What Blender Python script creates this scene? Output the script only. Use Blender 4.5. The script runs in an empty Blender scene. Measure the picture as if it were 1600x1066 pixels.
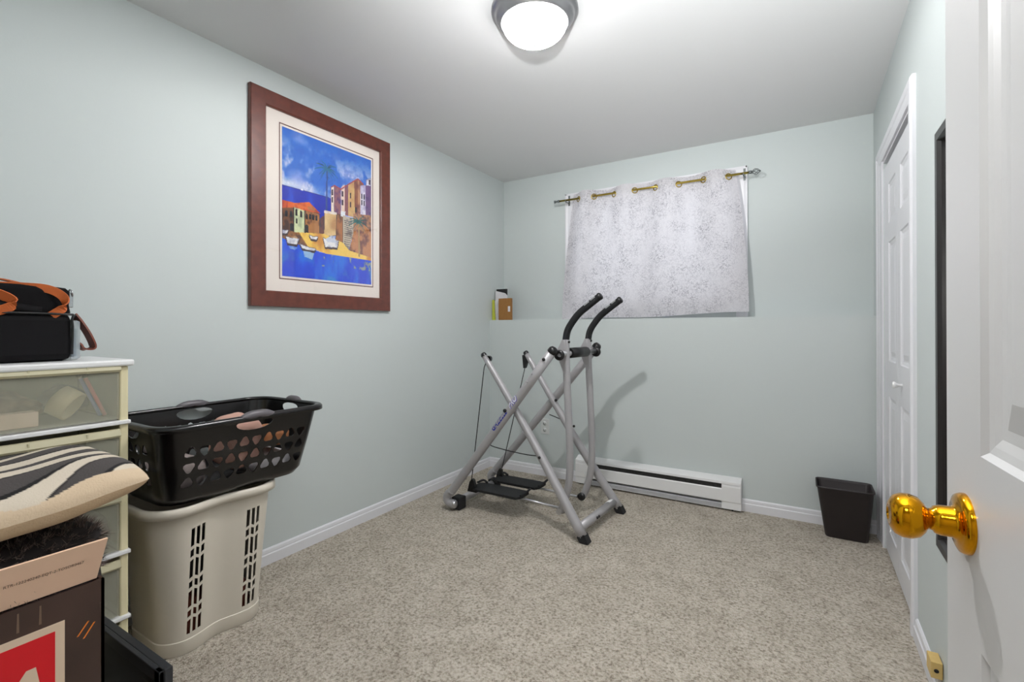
import bpy, bmesh, math, random
import numpy as np
from mathutils import Vector, Matrix, noise

random.seed(7)
SC = bpy.context.scene
COL = SC.collection
PI = math.pi

# ------------------------------------------------------------------ camera
YAW, PITCH, ROLL, FPX, CY = math.radians(31.215), math.radians(.1241), math.radians(-.1104), 753.4273, 511.3716
cam_d = bpy.data.cameras.new('camera')
cam = bpy.data.objects.new('camera', cam_d)
COL.objects.link(cam)
SC.camera = cam
f0 = Vector((-math.sin(YAW), math.cos(YAW), 0))
r0 = Vector((math.cos(YAW), math.sin(YAW), 0))
u0 = Vector((0, 0, 1))
f1 = f0 * math.cos(PITCH) + u0 * math.sin(PITCH)
u1 = u0 * math.cos(PITCH) - f0 * math.sin(PITCH)
r2 = r0 * math.cos(ROLL) + u1 * math.sin(ROLL)
u2 = u1 * math.cos(ROLL) - r0 * math.sin(ROLL)
cam.matrix_world = Matrix(((r2.x, u2.x, -f1.x, 0), (r2.y, u2.y, -f1.y, 0), (r2.z, u2.z, -f1.z, 1.14), (0, 0, 0, 1)))
cam_d.sensor_width = 36
cam_d.lens = FPX * 36 / 1600
cam_d.shift_y = -(533 - CY) / 1600
cam_d.clip_start = 0.02

# ------------------------------------------------------------------ world, light, exposure
w = bpy.data.worlds.new('world')
SC.world = w
w.use_nodes = True
w.node_tree.nodes['Background'].inputs[0].default_value = (.88, .93, 1.0, 1)
w.node_tree.nodes['Background'].inputs[1].default_value = 2.0
SC.view_settings.view_transform = 'Standard'
SC.view_settings.look = 'None'
SC.view_settings.gamma = 1
SC.view_settings.exposure = 0.04
LAMP_STRENGTH = 14.0
BULB_POWER = 106.0


def lamp(name, kind, loc, power, color=(1, 1, 1), size=.3, rot=(0, 0, 0)):
    d = bpy.data.lights.new(name, kind)
    d.energy = power
    d.color = color
    if kind == 'AREA':
        d.shape = 'DISK'
        d.size = size
    else:
        d.shadow_soft_size = size
    o = bpy.data.objects.new(name, d)
    o.location = loc
    o.rotation_euler = rot
    COL.objects.link(o)
    return o


lamp('hall_fill_light', 'AREA', (-.25, -.75, 2.38), 17, (1, .97, .95), .45)  # added unseen fill, lights the door face and near objects through the doorway
# added spot standing in for a ceiling-bounced flash, brightens ceiling and room
fl = lamp('bounce_flash_fill', 'SPOT', (-.12, .10, 1.62), 370, (.97, .985, 1), .04)
fl.data.spot_size = math.radians(92)
fl.data.spot_blend = 1.0
fl.rotation_euler = (Vector((-.20, 1.10, 1.05))).to_track_quat('-Z', 'Y').to_euler()

fl2 = lamp('back_wall_fill', 'SPOT', (-.04, .04, 1.32), 15, (1, 1, 1), .05)  # added spot near the camera, aimed to lift the back wall
fl2.data.spot_size = math.radians(74)
fl2.data.spot_blend = 1.0
fl2.rotation_euler = Vector((-.62, 3.3, .25)).to_track_quat('-Z', 'Y').to_euler()

# ------------------------------------------------------------------ room numbers (metres)
XL, XR, YU, YL, H = -2.23, .353, 3.544, 3.323, 2.407
LEDGE = 1.207
YF = .04


# ------------------------------------------------------------------ materials
def lin(c):
    return tuple((x / 12.92 if x <= .04045 else ((x + .055) / 1.055) ** 2.4) for x in c)


def mat(name, rgb, rough=.5, metal=0, spec=.5, var=0, vscale=8, bump=0, bscale=60, bdist=.002, trans=0, coat=0, stretch=None):
    """rgb in display values 0..255"""
    m = bpy.data.materials.new(name)
    m.use_nodes = True
    nt = m.node_tree
    N, L = nt.nodes, nt.links
    b = N['Principled BSDF']
    c = lin([x / 255 for x in rgb])
    b.inputs['Base Color'].default_value = (*c, 1)
    b.inputs['Roughness'].default_value = rough
    b.inputs['Metallic'].default_value = metal
    b.inputs['Specular IOR Level'].default_value = spec
    b.inputs['Coat Weight'].default_value = coat
    tc = N.new('ShaderNodeTexCoord')
    vec = tc.outputs['Object']
    if stretch:
        mp = N.new('ShaderNodeMapping')
        mp.inputs['Scale'].default_value = stretch
        L.new(vec, mp.inputs['Vector'])
        vec = mp.outputs[0]
    if var:
        n = N.new('ShaderNodeTexNoise')
        n.inputs['Scale'].default_value = vscale
        n.inputs['Detail'].default_value = 5
        L.new(vec, n.inputs['Vector'])
        r = N.new('ShaderNodeValToRGB')
        r.color_ramp.elements[0].position = .3
        r.color_ramp.elements[1].position = .7
        r.color_ramp.elements[0].color = (*[x * (1 - var) for x in c], 1)
        r.color_ramp.elements[1].color = (*[min(1, x * (1 + var)) for x in c], 1)
        L.new(n.outputs['Fac'], r.inputs[0])
        L.new(r.outputs[0], b.inputs['Base Color'])
    if bump:
        n = N.new('ShaderNodeTexNoise')
        n.inputs['Scale'].default_value = bscale
        n.inputs['Detail'].default_value = 4
        L.new(vec, n.inputs['Vector'])
        bp = N.new('ShaderNodeBump')
        bp.inputs['Strength'].default_value = bump
        bp.inputs['Distance'].default_value = bdist
        L.new(n.outputs['Fac'], bp.inputs['Height'])
        L.new(bp.outputs[0], b.inputs['Normal'])
    if trans:
        t = N.new('ShaderNodeBsdfTransparent')
        mx = N.new('ShaderNodeMixShader')
        mx.inputs[0].default_value = trans
        L.new(b.outputs[0], mx.inputs[1])
        L.new(t.outputs[0], mx.inputs[2])
        L.new(mx.outputs[0], N['Material Output'].inputs[0])
    return m


def emis(name, rgb, strength):
    m = mat(name, rgb, .3)
    b = m.node_tree.nodes['Principled BSDF']
    b.inputs['Emission Color'].default_value = (*[x / 255 for x in rgb], 1)
    b.inputs['Emission Strength'].default_value = strength
    return m


WALL = mat('wall_paint', (198, 205, 204), .55, bump=.25, bscale=180, bdist=.0006, spec=.35)
CEIL = mat('ceiling_paint', (222, 222, 222), .9, bump=.2, bscale=140, bdist=.0006, spec=.2)
TRIM = mat('trim_paint', (222, 222, 226), .35)
DOORW = mat('door_paint', (202, 202, 202), .38, bump=.08, bscale=30, bdist=.001)
BRASS = mat('polished_brass', (214, 150, 20), .1, 1)
BRASSR = mat('rod_brass', (190, 165, 80), .25, 1)
STEELF = mat('finial_steel', (120, 125, 125), .3, .8)
SILVER = mat('silver_grey_paint', (168, 166, 168), .36, .25, var=.03, vscale=14)
CHROME = mat('bare_steel', (190, 190, 192), .3, .9)
NICKEL = mat('brushed_nickel', (150, 150, 152), .32, .85)
BLACKP = mat('black_plastic', (18, 17, 18), .35)
BLACKR = mat('black_rubber', (17, 17, 20), .7, bump=.2, bscale=300)
FOAM = mat('black_foam', (20, 21, 23), .9, bump=.3, bscale=400)
BINP = mat('bin_plastic', (40, 33, 34), .5)
CORD = mat('black_cord', (18, 22, 20), .6)
FRAMEW = mat('mahogany_wood', (94, 46, 34), .32, var=.22, vscale=7, stretch=(1, 4, 4), coat=.3)
MATB = mat('mat_board', (236, 226, 218), .8)
LINE = mat('mat_bevel', (96, 44, 30), .6)
HEATW = mat('heater_enamel', (226, 226, 226), .35)
HEATG = mat('heater_grey', (176, 177, 180), .4)
FINS = mat('heater_fins', (52, 52, 52), .6, .2, var=.4, vscale=60)
CREAM = mat('cream_plastic', (226, 216, 178), .4, var=.05, vscale=5)
SHELFW = mat('white_plastic', (232, 232, 232), .35)
DRAWERP = mat('clear_drawer_plastic', (212, 210, 190), .28, trans=.74)
HAMP = mat('beige_plastic', (216, 208, 194), .36)
BASK = mat('glossy_black_plastic', (14, 12, 13), .24)
GREYGRIP = mat('grey_rubber_grip', (92, 88, 92), .4)
CARD = mat('plain_cardboard', (238, 200, 172), .8, var=.05, vscale=4)
CARDB = mat('cardboard_edge', (128, 86, 54), .9)
BOXB = mat('printed_dark_brown', (66, 47, 40), .33, var=.25, vscale=5)
LABELC = mat('label_cream', (222, 198, 172), .5)
LABELR = mat('label_red', (214, 12, 28), .45)
INK = mat('brown_ink', (84, 52, 40), .8)
ORANGEP = mat('orange_print', (236, 132, 44), .5)
BAGN = mat('black_nylon', (17, 16, 18), .75, spec=.15, bump=.25, bscale=500, bdist=.0006)
BAGD = mat('dark_padding', (15, 14, 16), .85, spec=.15, bump=.4, bscale=60, bdist=.003)
ORWEB = mat('orange_webbing', (196, 98, 42), .6, bump=.3, bscale=600, bdist=.0005, var=.1, vscale=30)
LEATH = mat('brown_leather', (112, 52, 34), .5, var=.2, vscale=40)
BUCK = mat('buckle_steel', (190, 192, 195), .2, .9)
CLEARP = mat('clear_pouch', (190, 200, 205), .15, trans=.55)
DENIM = mat('blue_label', (60, 80, 105), .6)
TAPE = mat('masking_tape', (216, 200, 160), .6)
PENR = mat('pen_red', (214, 70, 76), .4)
PENB = mat('pen_blue', (58, 84, 160), .4)
PENK = mat('pen_black', (46, 34, 38), .4)
CARTON = mat('carton_pink', (226, 200, 178), .7, var=.08, vscale=20)
LUMP = mat('brown_bits', (150, 118, 92), .7, var=.35, vscale=30)
DARKL = mat('slate_cloth', (84, 90, 92), .8, var=.3, vscale=20)
TOWELP = mat('pink_towel', (208, 164, 148), .95, bump=1, bscale=420, bdist=.003)
CLWHITE = mat('white_cloth', (206, 202, 204), .9, var=.25, vscale=9, bump=.4, bscale=30, bdist=.006)
CLTAN = mat('tan_cloth', (170, 112, 72), .9, var=.25, vscale=20, bump=.4, bscale=30, bdist=.006)
CLGREY = mat('grey_cloth', (150, 138, 134), .9, var=.35, vscale=22, bump=.4, bscale=30, bdist=.006)
CLRED = mat('rust_cloth', (120, 62, 48), .9, var=.3, vscale=20)
CLDARK = mat('dark_cloth', (40, 34, 34), .95, var=.3, vscale=20)
BROWNB = mat('brown_board', (150, 104, 50), .45, var=.1, vscale=30, stretch=(10, 1, 1))
PAPER = mat('paper_white', (216, 214, 218), .8, var=.05, vscale=20)
LIME = mat('lime_cover', (190, 196, 70), .5)
WOODB = mat('pine_block', (204, 174, 108), .5, var=.08, vscale=30)
MFRAME = mat('black_frame', (34, 31, 31), .35)
OUTL = mat('outlet_plastic', (208, 210, 208), .35)
DARK = mat('dark_gap', (20, 20, 20), .8)
SLAB = mat('charcoal_panel', (44, 46, 50), .4)
SLABD = mat('charcoal_recess', (12, 12, 13), .35)
BLUEL = mat('blue_lettering', (30, 44, 150), .4)
WHITEL = mat('white_lettering', (226, 226, 240), .4)
LAV = mat('lavender_lettering', (110, 104, 176), .4)
MIRR = mat('mirror_silver', (235, 235, 235), .02, 1)


def carpet_mat():
    m = mat('carpet_loop', (165, 153, 138), .95, spec=.1)
    nt = m.node_tree
    N, L = nt.nodes, nt.links
    b = N['Principled BSDF']
    tc = N.new('ShaderNodeTexCoord')
    n1 = N.new('ShaderNodeTexNoise'); n1.inputs['Scale'].default_value = 105; n1.inputs['Detail'].default_value = 3; n1.inputs['Roughness'].default_value = .6
    n2 = N.new('ShaderNodeTexNoise'); n2.inputs['Scale'].default_value = 8; n2.inputs['Detail'].default_value = 3
    v = N.new('ShaderNodeTexVoronoi'); v.inputs['Scale'].default_value = 170
    for n in (n1, n2, v):
        L.new(tc.outputs['Object'], n.inputs['Vector'])
    r = N.new('ShaderNodeValToRGB')
    cr = r.color_ramp
    cr.elements[0].position = .34; cr.elements[0].color = (*lin((.55, .515, .465)), 1)
    cr.elements[1].position = .62; cr.elements[1].color = (*lin((.80, .77, .72)), 1)
    e = cr.elements.new(.45); e.color = (*lin((.70, .665, .61)), 1)
    L.new(n1.outputs['Fac'], r.inputs[0])
    mx = N.new('ShaderNodeMix'); mx.data_type = 'RGBA'; mx.blend_type = 'MULTIPLY'
    mx.inputs[0].default_value = .55
    r2 = N.new('ShaderNodeValToRGB')
    r2.color_ramp.elements[0].position = .3; r2.color_ramp.elements[0].color = (.72, .70, .68, 1)
    r2.color_ramp.elements[1].position = .7; r2.color_ramp.elements[1].color = (1, 1, 1, 1)
    L.new(n2.outputs['Fac'], r2.inputs[0])
    L.new(r.outputs[0], mx.inputs[6]); L.new(r2.outputs[0], mx.inputs[7])
    L.new(mx.outputs[2], b.inputs['Base Color'])
    ad = N.new('ShaderNodeMath'); ad.operation = 'ADD'
    L.new(n1.outputs['Fac'], ad.inputs[0]); L.new(v.outputs['Distance'], ad.inputs[1])
    bp = N.new('ShaderNodeBump'); bp.inputs['Strength'].default_value = .7; bp.inputs['Distance'].default_value = .006
    L.new(ad.outputs[0], bp.inputs['Height']); L.new(bp.outputs[0], b.inputs['Normal'])
    return m


def curtain_mat():
    m = mat('printed_curtain', (222, 220, 226), .9, spec=.1)
    nt = m.node_tree
    N, L = nt.nodes, nt.links
    b = N['Principled BSDF']
    tc = N.new('ShaderNodeTexCoord')
    a = N.new('ShaderNodeTexNoise'); a.inputs['Scale'].default_value = 85; a.inputs['Detail'].default_value = 2; a.inputs['Distortion'].default_value = 1.6
    c = N.new('ShaderNodeTexVoronoi'); c.inputs['Scale'].default_value = 13
    d = N.new('ShaderNodeTexNoise'); d.inputs['Scale'].default_value = 6; d.inputs['Detail'].default_value = 3
    mp = N.new('ShaderNodeMapping'); mp.inputs['Scale'].default_value = (1.5, 1, .45)
    L.new(tc.outputs['Object'], mp.inputs['Vector']); L.new(mp.outputs[0], d.inputs['Vector'])
    for n in (a, c):
        L.new(tc.outputs['Object'], n.inputs['Vector'])
    ra = N.new('ShaderNodeValToRGB'); ra.color_ramp.elements[0].position = .46; ra.color_ramp.elements[1].position = .60
    L.new(a.outputs['Fac'], ra.inputs[0])
    rc = N.new('ShaderNodeValToRGB'); rc.color_ramp.elements[0].position = .25; rc.color_ramp.elements[0].color = (1, 1, 1, 1)
    rc.color_ramp.elements[1].position = .85; rc.color_ramp.elements[1].color = (.3, .3, .3, 1)
    L.new(c.outputs['Distance'], rc.inputs[0])
    rd = N.new('ShaderNodeValToRGB'); rd.color_ramp.elements[0].position = .34; rd.color_ramp.elements[1].position = .54
    rd.color_ramp.elements[0].color = (.35, .35, .35, 1)
    L.new(d.outputs['Fac'], rd.inputs[0])
    m1 = N.new('ShaderNodeMath'); m1.operation = 'MULTIPLY'
    m2 = N.new('ShaderNodeMath'); m2.operation = 'MULTIPLY'
    m3 = N.new('ShaderNodeMath'); m3.operation = 'MULTIPLY'; m3.inputs[1].default_value = .78
    L.new(ra.outputs[0], m1.inputs[0]); L.new(rc.outputs[0], m1.inputs[1])
    L.new(m1.outputs[0], m2.inputs[0]); L.new(rd.outputs[0], m2.inputs[1]); L.new(m2.outputs[0], m3.inputs[0])
    mx = N.new('ShaderNodeMix'); mx.data_type = 'RGBA'
    mx.inputs[6].default_value = (*lin((.88, .87, .885)), 1)
    mx.inputs[7].default_value = (*lin((.60, .59, .62)), 1)
    L.new(m3.outputs[0], mx.inputs[0])
    L.new(mx.outputs[2], b.inputs['Base Color'])
    t = N.new('ShaderNodeBsdfTranslucent')
    L.new(mx.outputs[2], t.inputs[0])
    ms = N.new('ShaderNodeMixShader'); ms.inputs[0].default_value = .35
    L.new(b.outputs[0], ms.inputs[1]); L.new(t.outputs[0], ms.inputs[2])
    L.new(ms.outputs[0], N['Material Output'].inputs[0])
    return m


def pane_mat():
    m = bpy.data.materials.new('window_glass')
    m.use_nodes = True
    N, L = m.node_tree.nodes, m.node_tree.links
    N.remove(N['Principled BSDF'])
    t = N.new('ShaderNodeBsdfTransparent'); g = N.new('ShaderNodeBsdfGlossy'); g.inputs['Roughness'].default_value = .02
    mx = N.new('ShaderNodeMixShader'); mx.inputs[0].default_value = .07
    L.new(t.outputs[0], mx.inputs[1]); L.new(g.outputs[0], mx.inputs[2]); L.new(mx.outputs[0], N['Material Output'].inputs[0])
    return m


def attr_mat(name, rough, bump=0, bscale=100, coat=0):
    m = mat(name, (200, 200, 200), rough, bump=bump, bscale=bscale, coat=coat)
    N, L = m.node_tree.nodes, m.node_tree.links
    a = N.new('ShaderNodeVertexColor'); a.layer_name = 'Col'
    L.new(a.outputs[0], N['Principled BSDF'].inputs['Base Color'])
    return m


CARPET = carpet_mat()
CURT = curtain_mat()
PANE = pane_mat()
PRINT = attr_mat('art_print', .22, coat=.2)
PLUSH = attr_mat('plush_print', .95, bump=.5, bscale=260)


# ------------------------------------------------------------------ mesh helpers
def box(bm, a, b, bev=0):
    x0, x1 = sorted((a[0], b[0])); y0, y1 = sorted((a[1], b[1])); z0, z1 = sorted((a[2], b[2]))
    t = bmesh.new()
    bmesh.ops.create_cube(t, size=1)
    for v in t.verts:
        v.co = Vector(((x0 + x1) / 2 + v.co.x * (x1 - x0), (y0 + y1) / 2 + v.co.y * (y1 - y0), (z0 + z1) / 2 + v.co.z * (z1 - z0)))
    if bev:
        bmesh.ops.bevel(t, geom=t.edges[:], offset=bev, segments=2, profile=.5, affect='EDGES')
    merge(bm, t)


def merge(bm, t, fn=None):
    mp = {}
    for v in t.verts:
        mp[v] = bm.verts.new(fn(v.co) if fn else v.co)
    for f in t.faces:
        try:
            nf = bm.faces.new([mp[v] for v in f.verts])
            nf.smooth = f.smooth
        except ValueError:
            pass
    t.free()


def frames(pts):
    T = []
    for i in range(len(pts)):
        a = pts[max(0, i - 1)]; b = pts[min(len(pts) - 1, i + 1)]
        T.append((b - a).normalized())
    up = Vector((0, 0, 1)) if abs(T[0].z) < .9 else Vector((0, 1, 0))
    n = (up - T[0] * up.dot(T[0])).normalized()
    out = []
    for t in T:
        n = (n - t * n.dot(t)).normalized()
        out.append((t, n, t.cross(n)))
    return out


def smooth_path(pts, k=6):
    pts = [Vector(p) for p in pts]
    P = [pts[0] * 2 - pts[1]] + pts + [pts[-1] * 2 - pts[-2]]
    out = []
    for i in range(1, len(P) - 2):
        for j in range(k):
            t = j / k
            a, b, c, d = P[i - 1], P[i], P[i + 1], P[i + 2]
            out.append(.5 * ((2 * b) + (c - a) * t + (2 * a - 5 * b + 4 * c - d) * t * t + (3 * b - a - 3 * c + d) * t ** 3))
    out.append(pts[-1])
    return out


def tube(bm, pts, r, seg=20, smooth=0, flat=1.0):
    """r: number or list along pts; flat: ratio of second axis"""
    n0 = len(pts)
    pts = smooth_path(pts, smooth) if smooth else [Vector(p) for p in pts]
    if isinstance(r, (list, tuple)):
        R = [np.interp(i / (len(pts) - 1) * (len(r) - 1), range(len(r)), r) for i in range(len(pts))]
    else:
        R = [r] * len(pts)
    rings = []
    for p, (t, n, b), rr in zip(pts, frames(pts), R):
        rings.append([bm.verts.new(p + (n * math.cos(2 * PI * k / seg) + b * math.sin(2 * PI * k / seg) * flat) * rr) for k in range(seg)])
    for i in range(len(rings) - 1):
        for k in range(seg):
            f = bm.faces.new((rings[i][k], rings[i][(k + 1) % seg], rings[i + 1][(k + 1) % seg], rings[i + 1][k]))
            f.smooth = True
    bm.faces.new(rings[0][::-1]); bm.faces.new(rings[-1])


def ribbon(bm, pts, width_dir, wd, th, smooth=6):
    """flat strap along pts; width_dir a vector or list of vectors"""
    pts = smooth_path(pts, smooth) if smooth else [Vector(p) for p in pts]
    rings = []
    wv = Vector(width_dir).normalized()
    for p, (t, n, b) in zip(pts, frames(pts)):
        wv2 = (wv - t * wv.dot(t)).normalized()
        nn = t.cross(wv2)
        rings.append([bm.verts.new(p + wv2 * s * wd / 2 + nn * q * th / 2) for s, q in ((1, 1), (-1, 1), (-1, -1), (1, -1))])
    for i in range(len(rings) - 1):
        for k in range(4):
            bm.faces.new((rings[i][k], rings[i][(k + 1) % 4], rings[i + 1][(k + 1) % 4], rings[i + 1][k]))
    bm.faces.new(rings[0][::-1]); bm.faces.new(rings[-1])


def lathe(bm, prof, c, axis=(0, 0, 1), seg=40):
    """prof: (r, h) list along axis from point c"""
    ax = Vector(axis).normalized()
    n = Vector((1, 0, 0)) if abs(ax.x) < .8 else Vector((0, 1, 0))
    n = (n - ax * n.dot(ax)).normalized(); b = ax.cross(n)
    c = Vector(c)
    rings = []
    for r, h in prof:
        if r < 1e-6:
            rings.append([bm.verts.new(c + ax * h)])
        else:
            rings.append([bm.verts.new(c + ax * h + (n * math.cos(2 * PI * k / seg) + b * math.sin(2 * PI * k / seg)) * r) for k in range(seg)])
    for A, B in zip(rings, rings[1:]):
        for k in range(seg):
            a0, a1 = A[k % len(A)], A[(k + 1) % len(A)]
            b0, b1 = B[k % len(B)], B[(k + 1) % len(B)]
            vs = []
            for v in (a0, a1, b1, b0):
                if v not in vs:
                    vs.append(v)
            if len(vs) > 2:
                f = bm.faces.new(vs); f.smooth = True


def prism(bm, poly, off):
    """poly: 3-D points; off: extrusion vector"""
    A = [bm.verts.new(Vector(p)) for p in poly]
    B = [bm.verts.new(Vector(p) + Vector(off)) for p in poly]
    bm.faces.new(A[::-1]); bm.faces.new(B)
    n = len(A)
    for i in range(n):
        bm.faces.new((A[i], A[(i + 1) % n], B[(i + 1) % n], B[i]))


def torus(bm, c, axis, R, r, seg=28, s2=10):
    ax = Vector(axis).normalized()
    n = Vector((0, 0, 1)) if abs(ax.z) < .8 else Vector((1, 0, 0))
    n = (n - ax * n.dot(ax)).normalized(); b = ax.cross(n); c = Vector(c)
    G = []
    for i in range(seg):
        d = n * math.cos(2 * PI * i / seg) + b * math.sin(2 * PI * i / seg)
        G.append([bm.verts.new(c + d * (R + r * math.cos(2 * PI * k / s2)) + ax * r * math.sin(2 * PI * k / s2)) for k in range(s2)])
    for i in range(seg):
        for k in range(s2):
            f = bm.faces.new((G[i][k], G[(i + 1) % seg][k], G[(i + 1) % seg][(k + 1) % s2], G[i][(k + 1) % s2]))
            f.smooth = True


def blob(bm, c, size, seed=0, amp=.12, freq=5, p=3.0, sub=4, flatbottom=None):
    """crumpled superellipsoid"""
    t = bmesh.new()
    bmesh.ops.create_icosphere(t, subdivisions=sub, radius=1)
    for f in t.faces:
        f.smooth = True
    c = Vector(c)
    for v in t.verts:
        d = v.co.normalized()
        k = (abs(d.x) ** p + abs(d.y) ** p + abs(d.z) ** p) ** (-1 / p)
        q = Vector((d.x * k * size[0] / 2, d.y * k * size[1] / 2, d.z * k * size[2] / 2))
        nz = noise.noise((c + q) * freq + Vector((seed * 7.3, 0, 0))) + .5 * noise.noise((c + q) * freq * 2.7 + Vector((0, seed * 3.1, 0)))
        q *= (1 + amp * nz)
        v.co = c + q
        if flatbottom is not None and v.co.z < flatbottom:
            v.co.z = flatbottom
    merge(bm, t)


def new(): return bmesh.new()


def root_loc(o):
    while o.parent:
        o = o.parent
    return o.location


def obj(name, bm, m, parent=None, origin=None, recalc=True, colors=None):
    """links the bmesh (given in world coordinates) as one mesh object"""
    if recalc:
        bmesh.ops.recalc_face_normals(bm, faces=bm.faces[:])
    if parent is not None:
        off = root_loc(parent)
    else:
        if origin is None:
            xs = [v.co for v in bm.verts]
            mn = [min(v[i] for v in xs) for i in range(3)]; mxx = [max(v[i] for v in xs) for i in range(3)]
            origin = ((mn[0] + mxx[0]) / 2, (mn[1] + mxx[1]) / 2, mn[2])
        off = Vector(origin)
    off = Vector(off)
    for v in bm.verts:
        v.co -= off
    me = bpy.data.meshes.new(name)
    bm.to_mesh(me)
    bm.free()
    if colors is not None:
        ca = me.color_attributes.new('Col', 'FLOAT_COLOR', 'CORNER')
        arr = np.ones((len(me.loops), 4), dtype=np.float32)
        ls = np.empty(len(me.polygons), dtype=np.int32); lt = np.empty(len(me.polygons), dtype=np.int32)
        me.polygons.foreach_get('loop_start', ls); me.polygons.foreach_get('loop_total', lt)
        for i in range(len(ls)):
            arr[ls[i]:ls[i] + lt[i], :3] = colors[i]
        ca.data.foreach_set('color', arr.ravel())
    me.materials.append(m)
    o = bpy.data.objects.new(name, me)
    COL.objects.link(o)
    if parent is not None:
        o.parent = parent
    else:
        o.location = off
    return o


def thing(name, loc, label, cat, group=None, kind=None):
    o = bpy.data.objects.new(name, None)
    o.empty_display_size = .05
    o.location = loc
    COL.objects.link(o)
    if label: o['label'] = label
    if cat: o['category'] = cat
    if group: o['group'] = group
    if kind: o['kind'] = kind
    return o


def tag(o, label, cat, group=None):
    o['label'] = label; o['category'] = cat
    if group: o['group'] = group
    return o


def struct(name, bm, m, parent=None, **k):
    o = obj(name, bm, m, parent, **k)
    o['kind'] = 'structure'
    return o


def cut(o, cutter_bm):
    """subtract a bmesh given in world coordinates; the cutter is removed again"""
    bmesh.ops.recalc_face_normals(cutter_bm, faces=cutter_bm.faces[:])
    loc = root_loc(o)
    for v in cutter_bm.verts:
        v.co -= loc
    me = bpy.data.meshes.new('cutter'); cutter_bm.to_mesh(me); cutter_bm.free()
    c = bpy.data.objects.new('cutter', me); COL.objects.link(c); c.location = loc
    md = o.modifiers.new('cut', 'BOOLEAN'); md.object = c; md.operation = 'DIFFERENCE'; md.solver = 'EXACT'
    bpy.context.view_layer.update()
    dg = bpy.context.evaluated_depsgraph_get()
    res = bpy.data.meshes.new_from_object(o.evaluated_get(dg))
    o.modifiers.clear()
    res.set_sharp_from_angle(angle=math.radians(38))
    o.data = res
    bpy.data.objects.remove(c)
    bpy.data.meshes.remove(me)


def text_mesh(body, size, shear=0, bold=0, align='LEFT'):
    """bmesh of flat text in the XY plane"""
    cu = bpy.data.curves.new('lettering', 'FONT')
    cu.body = body; cu.size = size; cu.shear = shear; cu.offset = bold; cu.align_x = align
    cu.resolution_u = 3
    o = bpy.data.objects.new('lettering', cu); COL.objects.link(o)
    bpy.context.view_layer.update()
    me = bpy.data.meshes.new_from_object(o.evaluated_get(bpy.context.evaluated_depsgraph_get()))
    b = bmesh.new(); b.from_mesh(me)
    bpy.data.objects.remove(o); bpy.data.curves.remove(cu); bpy.data.meshes.remove(me)
    return b


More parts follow.
